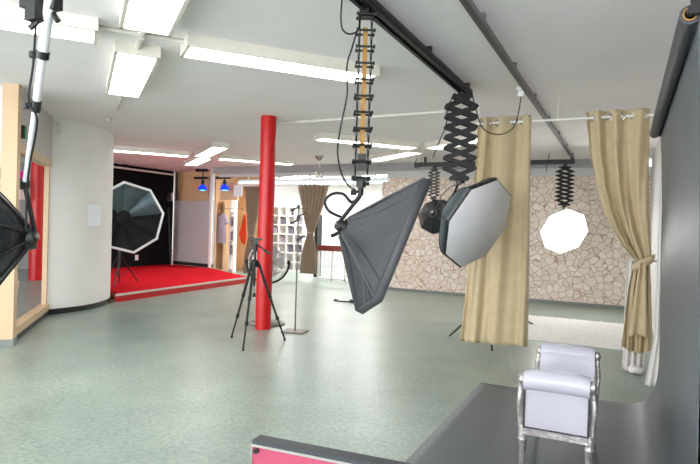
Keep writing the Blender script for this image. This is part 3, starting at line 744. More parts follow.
# ------------------------------------------------------------------ octagonal softboxes
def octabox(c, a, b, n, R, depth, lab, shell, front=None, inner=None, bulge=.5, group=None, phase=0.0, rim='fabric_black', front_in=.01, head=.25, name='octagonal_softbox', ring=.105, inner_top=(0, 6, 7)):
    a = a.normalized(); n = n.normalized(); b = n.cross(a).normalized()
    o = thing(name, c, lab, 'softbox', group)
    def rimp(k, r): 
        t = 2*PI*k/8+phase; return a*(r*math.cos(t))+b*(r*math.sin(t))
    def prof(t):   # 0 apex .. 1 rim
        r = ring*.85+(R-ring*.85)*((1-bulge)*t+bulge*math.sin(t*PI/2)); return r, -depth*(1-t)
    NS = 8
    vs = []; fs = []
    for i in range(NS+1):
        r, h = prof(i/NS)
        for k in range(8): vs.append(c+n*h+rimp(k, r))
    for i in range(NS):
        for k in range(8): fs.append((i*8+k, i*8+(k+1) % 8, i*8+8+(k+1) % 8, i*8+8+k))
    MB().add(vs, fs).build('shell', shell, o, smooth=30, solid=.006)
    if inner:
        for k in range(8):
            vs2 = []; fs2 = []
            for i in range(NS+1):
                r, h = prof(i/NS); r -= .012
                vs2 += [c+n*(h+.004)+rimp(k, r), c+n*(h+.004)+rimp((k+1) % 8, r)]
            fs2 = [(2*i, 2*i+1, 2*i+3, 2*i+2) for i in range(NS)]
            MB().add(vs2, fs2).build('inner_panel', inner if k in inner_top else 'shade_hub_in', o, smooth=30, solid=.002)  # one lining in two tones: light and shade painted per panel
    for k in range(8):
        MB().tube([c+n*prof(i/NS)[1]+rimp(k, prof(i/NS)[0]+.006) for i in range(NS+1)], .006, 6).build('rib', 'black' if not inner else 'chrome', o)
    m = MB(); w = .016 if not inner else .05
    vs = []; fs = []
    for k in range(8): vs += [c+rimp(k, R+.004)+n*.0, c+rimp(k, R-w*.35)+n*.012, c+rimp(k, R-w)+n*.006, c+rimp(k, R-w)-n*.012, c+rimp(k, R+.004)-n*.03]
    for k in range(8):
        k2 = (k+1) % 8
        for j in range(5): fs.append((k*5+j, k2*5+j, k2*5+(j+1) % 5, k*5+(j+1) % 5))
    m.add(vs, fs).build('rim', rim, o, smooth=0)
    if front:
        MB().add([c+rimp(k, R-.012)+n*front_in for k in range(8)]+[c+n*(front_in-.0)], [(k, (k+1) % 8, 8) for k in range(8)]).build('front_diffuser', front, o, solid=.003)
    ap = c-n*depth
    MB().lathe([(ring*.8, -.02), (ring, -.02), (ring, .02), (ring*.8, .02)], ap, axis=n, seg=24, close=True).build('speed_ring', 'chrome' if not front and not inner else 'black', o)
    strobe(o, ap-n*head, n, L=head, r=.62*ring)
    return o, ap
# unlit octabox in the centre
oc2 = pd(478, 224, 6.2); n2_ = cv(.596, .414, -.688)
k_ = 1/91.0
oct2, ap2 = octabox(oc2, cv(.312, -.909, -.277), None, n2_, .533, .44, 'unlit octagonal softbox with grey front cloth in front of the khaki curtain', 'fabric_teal', front='diff_grey', bulge=.75, group=None, front_in=.016, head=.14, rim='fabric_black')
yoke(oct2, V((p2c.x, p2c.y, 2.11)), ap2-n2_*.08)
# glowing octabox
oc3 = py(563, 231, 12.25)
oct3, ap3 = octabox(pd(564.1, 231.35, 11.3), cv(-.705, -.636, -.313), None, cv(.044, .402, -.915), .485, .32, 'glowing white octagonal softbox in front of the flagstone wall', 'fabric_black', front='diff_lit', bulge=.4, front_in=.014, head=.16, rim='white_tape')
yoke(oct3, V((p3c.x, p3c.y, 2.13)), ap3+V((0, -.02, .03)))
# small black softbox on the far pantograph (seen from behind)
oc4 = pat(436, 217, V((p4c.x, 12.0, 1.7)))
oct4, ap4 = octabox(oc4, cv(.1, -.95, .25), None, cv(.35, .25, .9), .40, .34, 'small black softbox peeking out between the two grey softboxes', 'fabric_black', front='diff_white', bulge=.5, phase=.1, head=.06)
yoke(oct4, V((p4c.x, p4c.y, 2.24)), ap4)

# left foreground octabox seen from behind
ap5 = pd(29, 238, 2.62)
n5 = cv(-.93, .26, -.38).normalized()
oc5 = ap5+n5*.55
oct5, _ = octabox(oc5, cv(.1, -1, .1), None, n5, .56, .55, 'black octagonal softbox at the left edge seen from behind, close to the camera', 'fabric_black', front='diff_white', bulge=.85, phase=PI/8, head=.03, ring=.055)
# silver telescopic pole dropping from the ceiling
pA = pd(25, 187, 2.58); pB = pd(50, 0, 2.25); dpl = (pB-pA)
tp_ = pA+dpl*((H-.09-pA.z)/dpl.z)
sp_ = thing('telescopic_pole', pA, 'silver telescopic pole with black collars hanging at the left edge', 'light pole')
def pp(y):  # fraction by picture row
    return pA.lerp(pB, (187-y)/187)
MB().tube([tp_, pp(46)], .0215, 14).build('upper_tube', 'alu', sp_)
MB().tube([pp(46), pp(97)], .0165, 14).build('middle_tube', 'alu', sp_)
MB().tube([pp(97), pp(187)], .0130, 14).build('lower_tube', 'alu', sp_)
for y0, y1, r in ((46, 53, .026), (94, 105, .021)):
    cm = MB(); cm.tube([pp(y0), pp(y1)], r, 14); cc_ = pp((y0+y1)/2)
    cm.tube([cc_, cc_+cv(-.03, .0, -.0)], .008, 8); cm.lathe([(.001, -.012), (.014, -.012), (.014, .012), (.001, .012)], cc_+cv(-.042, .0, 0), axis=UP, seg=10)
    cm.build('collar', 'plastic', sp_)
cm = MB(); q = pp(12); cm.box(q+cv(-.045, 0, -.01), (.06, .05, .07)); cm.box(q+cv(-.06, -.05, 0), (.10, .05, .05)); cm.box(q+cv(.03, -.04, -.01), (.05, .04, .06))
cm.tube([q+cv(-.03, .02, 0), q+cv(-.075, .06, 0)], .012); cm.tube([q+cv(.02, 0, 0), q+cv(.04, .03, 0)], .012); cm.build('clamp', 'plastic', sp_)
cm = MB(); cm.box(tp_+V((0, 0, .045)), (.16, .16, .09)); cm.build('ceiling_plate', 'black', sp_)
cm = MB(); q = pp(187); cm.tube([pp(180), q], .02); cm.tube([q, ap5-n5*.03], .010, 8); cm.build('tilt_joint', 'black', sp_)
cable('power_cable', [pp(14)+cv(-.03, 0, -.02), pp(30)+cv(-.03, 0, -.02), pp(60)+cv(-.028, 0, -.01), pp(95)+cv(-.022, 0, -.02), pp(112)+cv(.022, 0, -.02), pp(135)+cv(.026, 0, -.02), pp(160)+cv(.02, 0, -.02), pp(185)+cv(.02, .02, -.02), ap5+cv(0.02, -.03, -.06)], .005, 'thin black cable running down the silver pole at the left edge')

# stage octabox, open side to the camera
sp0 = V((-9.97, 8.99, .152))
c6 = pd(129.15, 217.6, 12.2); n6 = cv(.644, .010, -.765)
sca = (sp0-EYE).dot(FW)/FPX
oct6, ap6 = octabox(c6, cv(-.097, -.991, -.095), None, n6, .783, .38, 'open octagonal softbox with white rim and dark inside on the red stage', 'fabric_black', front=None, inner='lit_in', bulge=.45, rim='white_tape', head=.2)
for o in list(oct6.children):
    if o.name.startswith('speed_ring'): pass
hub = MB(); hub.lathe([(.001, .06), (.1, .05), (.17, 0), (.17, -.01), (.001, -.02)], ap6+n6*.04, axis=n6, seg=24); hub.build('inner_deflector', 'shade_hub_in', oct6)
ls = thing('light_stand', sp0, 'black light stand carrying the open octagonal softbox on the stage', 'stand')
MB().tube([sp0+V((0, 0, .02)), V((sp0.x, sp0.y, ap6.z-.12))], .018, 10).build('pole', 'black', ls)
for x, y in ((137.5, 281), (104, 284), (114, 287)):
    f = pz(x, y, .165)
    m = MB(); m.tube([sp0+V((0, 0, .68)), f], .013, 8); m.tube([sp0.lerp(f, .52)+V((0, 0, .62*.48)), sp0+V((0, 0, .16))], .009, 6); m.build('leg', 'black', ls)
mm = MB(); mm.tube([V((sp0.x, sp0.y, .80)), V((sp0.x, sp0.y, .9))], .028); mm.tube([V((sp0.x, sp0.y, .6)), V((sp0.x, sp0.y, .72))], .03); mm.build('collar', 'plastic', ls)
mm = MB(); mm.tube([V((sp0.x, sp0.y, ap6.z-.14)), ap6-n6*.1], .025); mm.build('tilt_head', 'plastic', ls)

# ------------------------------------------------------------------ camera tripod in front of the red column
t0 = V((-4.42, 6.24, 0)); tz = .98
trp = thing('camera_tripod', t0, 'black camera tripod standing in front of the red column', 'tripod')
hub = V((t0.x, t0.y, tz+.08))
feet = [pz(231.5, 338), pz(243, 351), pz(285, 341)]
for f in feet:
    d = (f-hub); lg = thing  # three telescoping sections per leg
    rt = hub+V((d.x, d.y, 0)).normalized()*.05
    m = MB(); m.tube([rt, rt.lerp(f, .42)], .019, 10); m.tube([rt.lerp(f, .42), rt.lerp(f, .70)], .015, 10); m.tube([rt.lerp(f, .70), f+V((0, 0, .02))], .0115, 10)
    for t in (.42, .70): m.tube([rt.lerp(f, t-.02), rt.lerp(f, t+.02)], .024, 10)
    L_ = m.build('leg', 'black', trp)
    MB().tube([f+V((0, 0, .004)), f+(rt-f).normalized()*.04], [.016, .013], 8).build('rubber_foot', 'rubber', L_)
m = MB(); m.lathe([(.001, -.05), (.05, -.05), (.06, -.02), (.055, .03), (.03, .05), (.001, .05)], hub, seg=16); m.tube([hub+V((0, 0, -.3)), hub+V((0, 0, .18))], .015, 10); m.build('centre_column', 'black', trp)
hd = pat(257, 241, t0)
m = MB(); m.tube([hub+V((0, 0, .16)), hub+V((0, 0, .25))], .03, 12); m.box(hub+V((0, 0, .28)), (.07, .06, .06), rz=.45)
m.box(hub+cv(.02, -.30-.02, 0), (.14, .07, .025), rz=.45); m.tube([hub+cv(-.05, -.30, 0), hub+cv(-.02, -.34, 0)], .02, 10); m.build('pan_head', 'plastic', trp)
m = MB(); m.tube([hub+cv(.03, -.25, 0), hub+cv(.19, -.13, -.03)], .011, 8); m.tube([hub+cv(.13, -.175, -.02), hub+cv(.20, -.122, -.03)], .018, 8); m.build('pan_handle', 'plastic', trp)
m = MB(); m.tube(spline([hub+V((0, 0, -.3)), hub+V((0, 0, -.36)), hub+V((.01, 0, -.42))], 3), .006, 6); m.box(hub+V((0, 0, -.43)), (.03, .03, .05)); m.build('hook_strap', 'rubber', trp)

# pedestal fan behind the column
fb = V((-5.05, 7.50, 0))
pf = thing('pedestal_fan', fb, 'round grey wire pedestal fan half hidden behind the red column', 'fan')
MB().lathe([(.001, 0), (.29, 0), (.29, .02), (.24, .045), (.05, .065), (.001, .065)], fb, seg=36).build('base', 'steel', pf)
MB().tube([fb+V((0, 0, .05)), fb+V((0, 0, .70))], .022, 12).build('pole', 'black', pf)
fc = pat(268, 262, fb); fn5 = (V((EYE.x, EYE.y, fc.z))-fc).normalized(); fx = V((-fn5.y, fn5.x, 0)); fz = V((0, 0, 1)); FR = .305
yk = MB(); yk.tube([fc+fx*((FR+.03)*math.cos(t))+fz*((FR+.03)*math.sin(t)) for t in [PI+.0+PI*i/24 for i in range(25)]], .016, 8)
yk.tube([fb+V((0, 0, .68)), fc-fz*(FR+.03)], .02, 8); yk.build('yoke', 'black', pf)
for s in (-1, 1): MB().lathe([(.001, -.03), (.03, -.03), (.03, .03), (.001, .03)], fc+fx*s*(FR+.02), axis=fx, seg=12).build('pivot_knob', 'black', pf)
cg = MB()
for off in (-.07, .07):
    for r in (FR, FR*.8, FR*.6, FR*.4, FR*.22):
        o_ = off*(1-(r/FR)**2*.6)
        cg.tube([fc+fn5*o_+fx*(r*math.cos(2*PI*i/32))+fz*(r*math.sin(2*PI*i/32)) for i in range(33)], .004, 5)
    for k in range(18):
        t = 2*PI*k/18; dd = fx*math.cos(t)+fz*math.sin(t)
        cg.tube([fc+fn5*off*.95+dd*FR*.2, fc+fn5*off*.75+dd*FR*.62, fc+fn5*off*.4+dd*FR], .0035, 5)
cg.tube([fc+fx*(FR*math.cos(2*PI*i/32))+fz*(FR*math.sin(2*PI*i/32)) for i in range(33)], .008, 6)
cg.build('cage', 'cage', pf)
for k in range(5):
    t = 2*PI*k/5; 
    def bf(u, v, t=t):
        r = .06+u*(FR*.82-.06); a = t+(v-.5)*1.1*(.6+.4*u)
        return fc+(fx*math.cos(a)+fz*math.sin(a))*r+fn5*((v-.5)*.06)
    MB().grid(bf, 6, 6).build('blade', 'fanblade', pf, solid=.003)
MB().lathe([(.001, .06), (.05, .05), (.07, 0), (.07, -.12), (.001, -.14)], fc, axis=fn5, seg=18).build('motor_hub', 'cage', pf)

# slim stand with square base
s1 = pz(295, 332); s1.z = 0
ss = thing('slim_stand', s1, 'thin chrome stand on a square steel base plate right of the red column', 'stand')
MB().box(s1+V((0, 0, .012)), (.34, .30, .018), rz=.2).build('base_plate', 'steel', ss, bevel=.004)
ztop = pat(295.5, 206, s1).z
MB().tube([s1+V((0, 0, .02)), V((s1.x, s1.y, ztop))], .011, 10).build('pole', 'steel', ss)
for z, s, nm in ((ztop-.01, -1, 'clip'), (ztop-.16, 1, 'clip'), (ztop-.20, -1, 'clip'), (ztop-.5, 1, 'clip')):
    q = V((s1.x, s1.y, z)); m = MB(); m.tube([q, q+RT*(s*.09)+V((0, 0, .05*(1 if s > 0 else -1)))], .012, 8); m.box(q, (.035, .035, .05), rz=.3); m.box(q+RT*(s*.09)+V((0, 0, .05*(1 if s > 0 else -1))), (.05, .03, .03), rz=.4)
    m.build(nm, 'black', ss)

# floor cable scrap behind softbox
f0 = pz(336, 301); f1 = pz(356, 303)
fc_ = thing('floor_plug', V((f1.x, f1.y, 0)), 'small black plug and short cable lying on the floor left of the box softbox', 'plug')
MB().box(V((f1.x-.02, f1.y, .035)), (.22, .1, .07), rz=.2).build('plug_body', 'plastic', fc_, bevel=.012)
MB().tube(spline([V((f0.x, f0.y, .012)), V((f0.x+.12, f0.y-.05, .012)), V((f1.x-.12, f1.y+.02, .012)), V((f1.x-.1, f1.y, .03))], 5), .012, 6).build('cord', 'rubber', fc_)
MB().box(V((f0.x, f0.y, .02)), (.08, .05, .04)).build('connector', 'plastic', fc_)

# ------------------------------------------------------------------ curtains on the rod
RY = 7.1; RZ = 2.925
cr_ = thing('curtain_rod', (-.8, RY, RZ), 'thin white rod across the studio carrying the two khaki curtains', 'rod')
MB().tube([(-1.72, RY, RZ), (RWX, RY, RZ)], .014, 10).build('rod', 'white', cr_)
for x in (-1.69, -.75, .38): MB().tube([(x, RY, RZ), (x, RY, H)], .008, 8).build('ceiling_hanger', 'white', cr_)
def grommets(root, xs, z):
    for x in xs:
        m = MB(); R_, r_ = .036, .010
        m.lathe([(R_+r_*math.cos(t), r_*.6*math.sin(t)) for t in [2*PI*i/8 for i in range(8)]], (x, RY-.0, z), axis=(.55, 1, 0), seg=20, close=True)
        m.build('grommet', 'chrome', root, label='chrome grommet ring')
ct = thing('hanging_curtain', (-1.4, RY, .16), 'straight khaki curtain panel hanging behind the unlit octagonal softbox', 'curtain', 'khaki curtains')
def cf(u, v):
    z = 3.0+(.165+.035*u-3.0)*v
    x0 = -1.70-.14*v**1.3; x1 = -1.055+.05*v**1.5
    ph = (u*3.2+.25*math.sin(u*5))*2*PI
    amp = .045*(1-.3*v)
    return V((x0+(x1-x0)*u+.012*math.sin(ph*.7+v*3)*v, RY+amp*math.sin(ph+.9*math.sin(v*3+u*4)*v)+.012*math.sin(ph*2.3+v*4)*(.3+v), z+.006*math.sin(ph*2)*(1 if v < .02 else 0)))
MB().grid(cf, 150, 60).build('cloth', 'curtain', ct, solid=.005)
grommets(ct, [-1.70+.645*k for k in (.07, .22, .38, .54, .70, .86, .95)], RZ)
c2 = thing('tied_curtain', (.15, RY, .32), 'khaki curtain knotted at the middle beside the dark grey backdrop', 'curtain', 'khaki curtains')
ZT = 1.285
Lk = [(3.0, -.445), (2.6, -.40), (2.17, -.315), (1.9, -.235), (1.69, -.145), (1.5, -.04), (1.39, .045), (1.285, .135), (1.19, .09), (1.0, .06), (.7, .04), (.36, .015)]
Rk = [(3.0, .215), (2.6, .215), (2.17, .225), (1.9, .235), (1.69, .25), (1.5, .265), (1.39, .275), (1.285, .265), (1.19, .27), (1.0, .285), (.7, .30), (.36, .31)]
def interp(T, z):
    for (a, xa), (b, xb) in zip(T, T[1:]):
        if a >= z >= b:
            t = (a-z)/(a-b); t = t*t*(3-2*t)*.5+t*.5; return xa+(xb-xa)*t
    return T[-1][1]
def cf2(u, v):
    z = 3.0+(.33-3.0)*v
    x0, x1 = interp(Lk, z), interp(Rk, z); wd = (x1-x0)/.66
    ph = (u*3.3+.2*math.sin(u*4))*2*PI
    # folds sweep towards the knot
    amp = .05*min(1, .45+.55*wd)
    zz = z
    if z > ZT: zz = z+.0
    if v > .97: zz -= .05*math.sin(u*PI)*1.0
    yy = RY-.03*(1 if z < ZT else 0)*min(1, (ZT-z)*3 if z < ZT else 0)
    return V((x0+(x1-x0)*u, yy+amp*math.sin(ph+1.2*math.sin(v*4+u*2)*min(1, v*2))+.015*math.sin(ph*2.1+v*7)*min(1, v*3), zz))
MB().grid(cf2, 140, 90).build('cloth', 'curtain', c2, solid=.005)
kx = .20
kb = MB()
def knot(u, v):
    a = 2*PI*u; h = (v-.5)
    r = .075+.02*math.sin(v*PI)+.008*math.sin(a*5+v*8)
    return V((kx+r*1.05*math.cos(a)+.05*h, RY-.0+r*1.0*math.sin(a), ZT-.0+h*.12+.035*math.cos(a)))
kb.grid(knot, 40, 10); kb.build('knot', 'curtain', c2, solid=.006)
tl = MB()
def tail(u, v):
    return V((kx-.01+(u-.5)*(.07+.12*v)-.02*v, RY-.105-.02*math.sin(u*PI*3)-.02*v, ZT-.02-v*.80+.03*math.sin(u*PI)))
tl.grid(tail, 24, 24); tl.build('tail', 'curtain', c2, solid=.005)
grommets(c2, [-.38, -.20, -.07, .06, .15], RZ)

# white lining curtain behind the knotted one, hanging short of the wall
wl = thing('white_sheer_curtain', (.13, 7.34, 0), 'white lining curtain showing below and beside the knotted khaki curtain', 'curtain')
def wf(u, v):
    z = 1.30-(1.30-.015)*v
    return V((.035+.22*u-.008*v, 7.33+.035*math.sin(u*3.5*2*PI)+.01*math.sin(u*20+v*3), z))
MB().grid(wf, 70, 24).build('cloth', 'sheer', wl, solid=.006)
MB().tube([V((.03, 7.33, 1.30)), V((RWX, 7.33, 1.30))], .016, 10).build('wall_bar', 'white', wl)
MB().tube(spline([V((.10, 7.25, .04)), V((.16, 7.22, .06)), V((.22, 7.26, .04))], 5), [.02]+[.045]*9+[.02], 10).build('bunched_hem', 'sheer', wl)
ws = thing('white_cloth_strip', (.27, 6.75, 0), 'white cloth strip hanging to the floor between knotted curtain and grey backdrop', 'curtain')
def wf2(u, v):
    z = 2.9-(2.9-.012)*v
    x0 = .318-.075*max(0, v-.82)/.18; x1 = .372+.03*v
    return V((x0+(x1-x0)*u, 6.72+.02*math.sin(u*2.5*2*PI)-.10*max(0, v-.8)*u, z))
MB().grid(wf2, 30, 40).build('cloth', 'sheer', ws, solid=.005)
MB().tube([V((.30, 6.72, 2.9)), V((.30, 6.72, H))], .006, 6).build('hanging_cord', 'white', ws)
# light stand behind the straight curtain
g0 = V((-1.75, 8.35, 0))
gs = thing('light_stand', g0, 'black light stand whose legs peek out below the straight khaki curtain', 'stand')
MB().tube([g0+V((0, 0, .1)), g0+V((0, 0, 1.7))], .016, 10).build('pole', 'black', gs)
for f in (pz(449, 337), pz(492, 351), pz(535, 326)):
    f = V((f.x, f.y, .012)); 
    MB().tube([g0+V((0, 0, .55)), f], .014, 8).build('leg', 'black', gs)
MB().tube([g0+V((0, 0, .5)), g0+V((0, 0, .6))], .028, 10).build('collar', 'plastic', gs)

# ------------------------------------------------------------------ white rug
rx0, rx1, ry0, ry1 = -1.7, .16, 8.62, 10.95
rg = MB(); nx, ny = 150, 170
rnd = random.Random(3)
hts = [[rnd.random() for _ in range(nx+1)] for _ in range(ny+1)]
def rf(u, v):
    i, j = round(u*nx), round(v*ny); e = min(u, 1-u, v, 1-v)
    h = .055*min(1, .3+e*16)*(.45+.55*hts[j][i])
    if e < 1e-6: h = .004
    return V((rx0+(rx1-rx0)*u+(hts[j][i]-.5)*.012, ry0+(ry1-ry0)*v+(hts[j][i-1]-.5)*.012, h))
rg.grid(rf, nx, ny)
tag(rg.build('shag_rug', 'rugm', smooth=0), 'white shaggy rug on the floor before the flagstone wall', 'rug')

# ------------------------------------------------------------------ grey paper backdrop on its roller
ra_ = V((.232, 2.93, 2.585)); rb_ = V((.222, 5.92, 2.53)); rdir = (rb_-ra_).normalized()
br = thing('backdrop_roller', (.23, 4.4, 2.5), 'dark grey backdrop paper roll mounted along the right wall', 'backdrop')
MB().lathe([(.020, 0), (.043, 0), (.043, (rb_-ra_).length), (.020, (rb_-ra_).length)], ra_, axis=rdir, seg=28, close=True).build('paper_roll', 'paper_dark', br)
MB().lathe([(.024, -.012), (.030, -.012), (.030, .03), (.024, .03)], ra_, axis=rdir, seg=24, close=True).build('cardboard_core', 'ply', br, label='tan cardboard core ring')
prof = [(.268, 2.55), (.285, 2.2), (.298, 1.6), (.31, 1.0), (.318, .6), (.318, .38), (.30, .22), (.255, .11), (.18, .045), (.06, .014), (-.1, .007), (-.6, .006), (-1.29, .006)]
ps_ = spline([V((a, 0, b)) for a, b in prof], 6)
def bf(u, v):
    p = ps_[min(len(ps_)-1, round(v*(len(ps_)-1)))]
    t = v
    Y = 2.93+(5.9-2.93)*u
    wv = .008*math.sin(Y*2.1+p.z*1.3)*min(1, p.z*1.5)*(1 if p.z < 2.4 else 0)
    return V((p.x+wv, Y, p.z))
MB().grid(bf, 40, len(ps_)-1).build('paper_sheet', 'paper', br, solid=.003, smooth=80)
bk = MB()
bk.bar(ra_+V((-.17, -.07, .115)), ra_+V((.235, -.07, .10)), .05, .05)
bk.box(ra_+V((-.14, -.07, .10)), (.10, .05, .045)); bk.box(ra_+V((.02, -.06, .05)), (.05, .03, .14)); bk.box(ra_+V((.10, -.03, .09)), (.2, .06, .07))
bk.tube([ra_+V((.0, -.07, 0)), ra_+V((0, .0, 0))], .016, 10); bk.box(ra_+V((.225, -.05, .06)), (.03, .12, .2))
bk.build('wall_bracket', 'black', br)
bk = MB(); bk.bar(rb_+V((0, .05, 0)), V((RWX, rb_.y+.05, rb_.z)), .03, .04); bk.tube([rb_+V((0, -.02, 0)), rb_+V((0, .05, 0))], .015); bk.build('wall_bracket', 'black', br)

# ------------------------------------------------------------------ scroll-arm bench
N0 = V((-.352, 3.765, 0)); F0 = V((-.367, 4.71, 0))
vd = (F0-N0); Lb = vd.length; vd.normalize(); ud = V((.93, .36, 0)); ud = (ud-vd*ud.dot(vd)).normalized()
if ud.x < 0: ud = -ud
def bp_(u, v, z): return N0+ud*u+vd*v+V((0, 0, z))
bn = thing('scroll_arm_bench', bp_(0, Lb/2, 0), 'white leather bench with rolled arms and silver studded frame', 'bench')
HW = .195
def armprof(out):   # outer face is v=0 side going outwards with sign out ; returns list of (v,z) closed outline
    pts = [(.075, .33), (.0, .33), (-.002, .45), (.005, .55), (.0, .60)]
    cvx, cz, r = -.005, .655, .066
    for i in range(0, 19):
        t = -2.2+ (2.2+2.6)*0 - i*(4.3/18)
        pts.append((cvx+r*math.cos(-2.0-i*4.45/18)*1.0, cz+r*math.sin(-2.0-i*4.45/18)))
    pts += [(.07, .60), (.078, .5)]
    return pts
def arm(name, v0, sgn):
    pr = armprof(1); m = MB(); nU = 10; n = len(pr); vs = []; fs = []
    for i in range(nU+1):
        s = i/nU; u = -HW+2*HW*s; e = 1-.06*(abs(2*s-1)**6)
        for v, z in pr:
            vs.append(bp_(u, v0+sgn*(v*e+(1-e)*.03), .33+(z-.33)*(1-.03*(abs(2*s-1)**8))))
    for i in range(nU):
        for k in range(n): fs.append((i*n+k, i*n+(k+1) % n, (i+1)*n+(k+1) % n, (i+1)*n+k))
    fs += [tuple(range(n)), tuple(nU*n+k for k in range(n-1, -1, -1))]
    return m.add(vs, fs).build(name, 'leather', bn, smooth=60)
arm('rolled_arm', 0.0, 1); arm('rolled_arm', Lb, -1)
# silver side posts, rails, legs, scroll ends
for v0, sgn in ((0, 1), (Lb, -1)):
    for s in (-1, 1):
        m = MB(); uo = s*(HW+.016)
        m.tube(spline([bp_(uo, v0+sgn*.03, .29), bp_(uo+s*.006, v0+sgn*.025, .40), bp_(uo+s*.012, v0+sgn*.012, .50), bp_(uo+s*.004, v0+sgn*.015, .60), bp_(uo, v0-sgn*.0, .655)], 5), .017, 10)
        m.lathe([(.001, -.022), (.03, -.022), (.04, -.008), (.04, .008), (.025, .02), (.001, .026)], bp_(uo, v0-sgn*.005, .655), axis=ud*s, seg=18)
        m.build('scroll_post', 'silverleaf', bn)
        m = MB(); lu = s*(HW+.004); b_ = v0+sgn*.03
        m.tube([bp_(lu, b_, z) for z in (.345, .30, .27, .255, .24, .10, .04, .0)], [.026, .03, .027, .032, .024, .019, .017, .021], 14)
        m.build('leg', 'silverleaf', bn)
    m = MB(); m.bar(bp_(-HW, v0+sgn*.005, .315), bp_(HW, v0+sgn*.005, .315), .035, .034); m.build('arm_rail', 'silverleaf', bn)
for s in (-1, 1):
    m = MB(); m.bar(bp_(s*(HW+.002), .05, .315), bp_(s*(HW+.002), Lb-.05, .315), .035, .05); m.build('side_rail', 'silverleaf', bn)
m = MB(); m.box(bp_(0, Lb/2, .395), (2*HW, Lb-.16, .12), rz=math.atan2(ud.y, ud.x)); m.build('seat', 'leather', bn, bevel=.03)
# nail heads around the near and far arm faces
for v0, sgn in ((0, 1), (Lb, -1)):
    m = MB()
    def nail(u, z): m.lathe([(.0065, 0), (.006, .003), (.001, .006)], bp_(u, v0-sgn*.004, z), axis=-vd*sgn, seg=8)
    for i in range(30): nail(-HW+.006+(2*HW-.012)*i/29, .342)
    for i in range(20):
        for s in (-1, 1): nail(s*(HW-.005), .345+.24*i/19)
    m.build('nail_heads', 'nail', bn)

# ------------------------------------------------------------------ low pink board with charcoal top edge in front
BZ = .60; ba = V((-1.525, 2.145, 0)); bb_ = V((-1.515+1.5, 2.145+.10, 0))
a_ = pz(252, 440, BZ); b2 = pz(410, 471, BZ); dd = (b2-a_); dd.z = 0; dd.normalize(); nn_ = V((-dd.y, dd.x, 0)); LB = 1.25; th = .075
lp = thing('low_board', V((a_.x, a_.y, 0)), 'low pink red board with charcoal top edge at the bottom of the picture', 'partition')
ab = math.atan2(dd.y, dd.x); cen = V((a_.x, a_.y, 0))+dd*(LB/2)+nn_*(th/2)
MB().box(cen+V((0, 0, BZ-.009)), (LB, th, .018), rz=ab).build('top_edge', 'charcoal', lp, label='charcoal top edge')
MB().box(cen+V((0, 0, .31)), (LB-.006, th-.01, BZ-.018-.02), rz=ab).build('board', 'pink', lp)
MB().box(cen-nn_*(th/2)+V((0, 0, BZ-.022)), (LB, .006, .012), rz=ab).build('edge_trim', 'chrome', lp)
MB().box(V((a_.x, a_.y, 0))+dd*.0+nn_*(th*.5)+V((0, 0, .31)), (.006, th, BZ-.03), rz=ab).build('end_trim', 'chrome', lp)
MB().lathe([(.001, 0), (.013, 0), (.013, .006), (.001, .006)], V((a_.x, a_.y, BZ-.045))+dd*.025-nn_*.002, axis=-nn_, seg=16).build('bolt', 'black', lp)
MB().box(cen+V((0, 0, .012)), (LB-.1, th+.0, .024), rz=ab).build('foot_rail', 'black', lp)

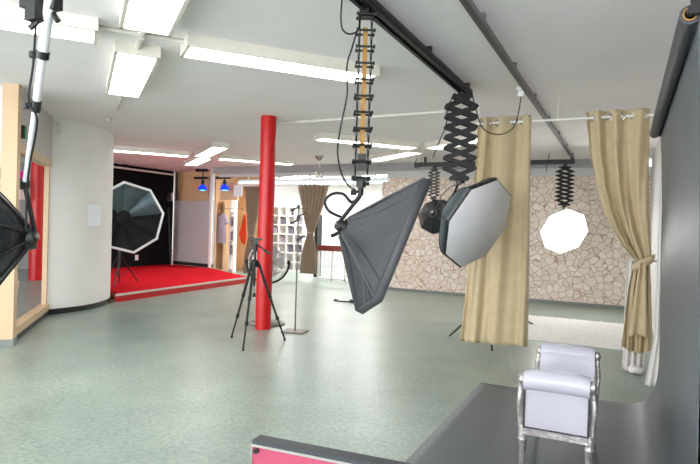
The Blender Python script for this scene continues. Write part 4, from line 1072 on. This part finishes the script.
# ------------------------------------------------------------------ cables on the hangers
D1 = (p1c-EYE).dot(FW)
def q1_(x, y, d=0): return pd(x, y, D1+d)
cable('looping_cable', [q1_(343, -8), q1_(341, 12), q1_(342, 28), q1_(349, 34), q1_(358, 30), q1_(360, 15), q1_(362, 4)], .006, 'black cable looping beside the top of the extended pantograph')
cable('hanging_cable', [q1_(358, 28, -.05), q1_(352, 48, -.05), q1_(347, 66, -.06), q1_(347, 95, -.06), q1_(341, 125, -.06), q1_(337.5, 150, -.06), q1_(341, 172, -.06), q1_(348, 185, -.05), q1_(355, 190, -.03)], .0065, 'long black cable hanging down along the extended pantograph')
cable('head_cable', [q1_(356, 200, 0), q1_(351, 202, -.02), q1_(343, 194, -.04), q1_(332, 194, -.05), q1_(325, 201, -.05), q1_(328, 210, -.05), q1_(336, 215, -.04), q1_(344, 218, -.02)], .010, 'thick black cable loop at the back of the grey box softbox')
D2 = (p2c-EYE).dot(FW)
def q2_(x, y, d=0): return pd(x, y, D2+d)
js = V((R2X-.0, 6.0, 3.09)); js = py(522, 94, 6.0)
cable('slack_cable', [q2_(472, 93), q2_(476, 110), q2_(482, 127), q2_(493, 134), q2_(506, 133), q2_(515, 125), q2_(519, 110), q2_(521, 97)], .006, 'black slack cable swinging from the dense pantograph towards the slim rail')
so = MB(); so.box(q2_(521, 94), (.06, .05, .06)); so.box(q2_(521, 91)+V((0, 0, .02)), (.09, .08, .03))
qq = q2_(521, 90); so.tube([qq, V((qq.x, qq.y, H))], .012, 8)
tag(so.build('ceiling_socket', 'white'), 'small white ceiling socket beside the slim rail above the curtain', 'socket')
cable('slack_cable', [q2_(455, 93, -.1), q2_(449, 105, -.1), q2_(446, 125, -.1), q2_(440, 140, -.1), q2_(435, 152, -.1), q2_(433, 158, 0)], .006, 'thin black cable hanging left of the dense pantograph')
D4 = (p4c-EYE).dot(FW)
cable('slack_cable', [pd(459, 185, D2), pd(452, 186, D2), pd(444, 193, D2), pd(440, 198, D2+.1), pd(444, 203, D2+.1)], .005, 'thin black cable loop above the small black softbox')
cable('thin_cable', [py(556, 148, 12.2), py(553, 142, 12.2), py(550, 150, 12.2), py(547, 165, 12.2), py(546, 172, 12.25)], .008, 'thin dark cord hanging left of the glowing softbox hanger')
cable('thin_cable', [py(417, 157.5, 12.3), py(415, 166, 12.3), py(417, 168, 12.3), py(421, 165, 12.3), py(422, 157.5, 12.3)], .009, 'small cable loop under the left end of the cross rail')

# ------------------------------------------------------------------ light from outside, behind the camera
W = bpy.data.worlds.new('world'); S.world = W; W.use_nodes = True
bg = W.node_tree.nodes['Background']; bg.inputs[0].default_value = (.93, .97, 1, 1); bg.inputs[1].default_value = 4.0
for k in list(bpy.data.objects):
    if '_o' in k: del k['_o']
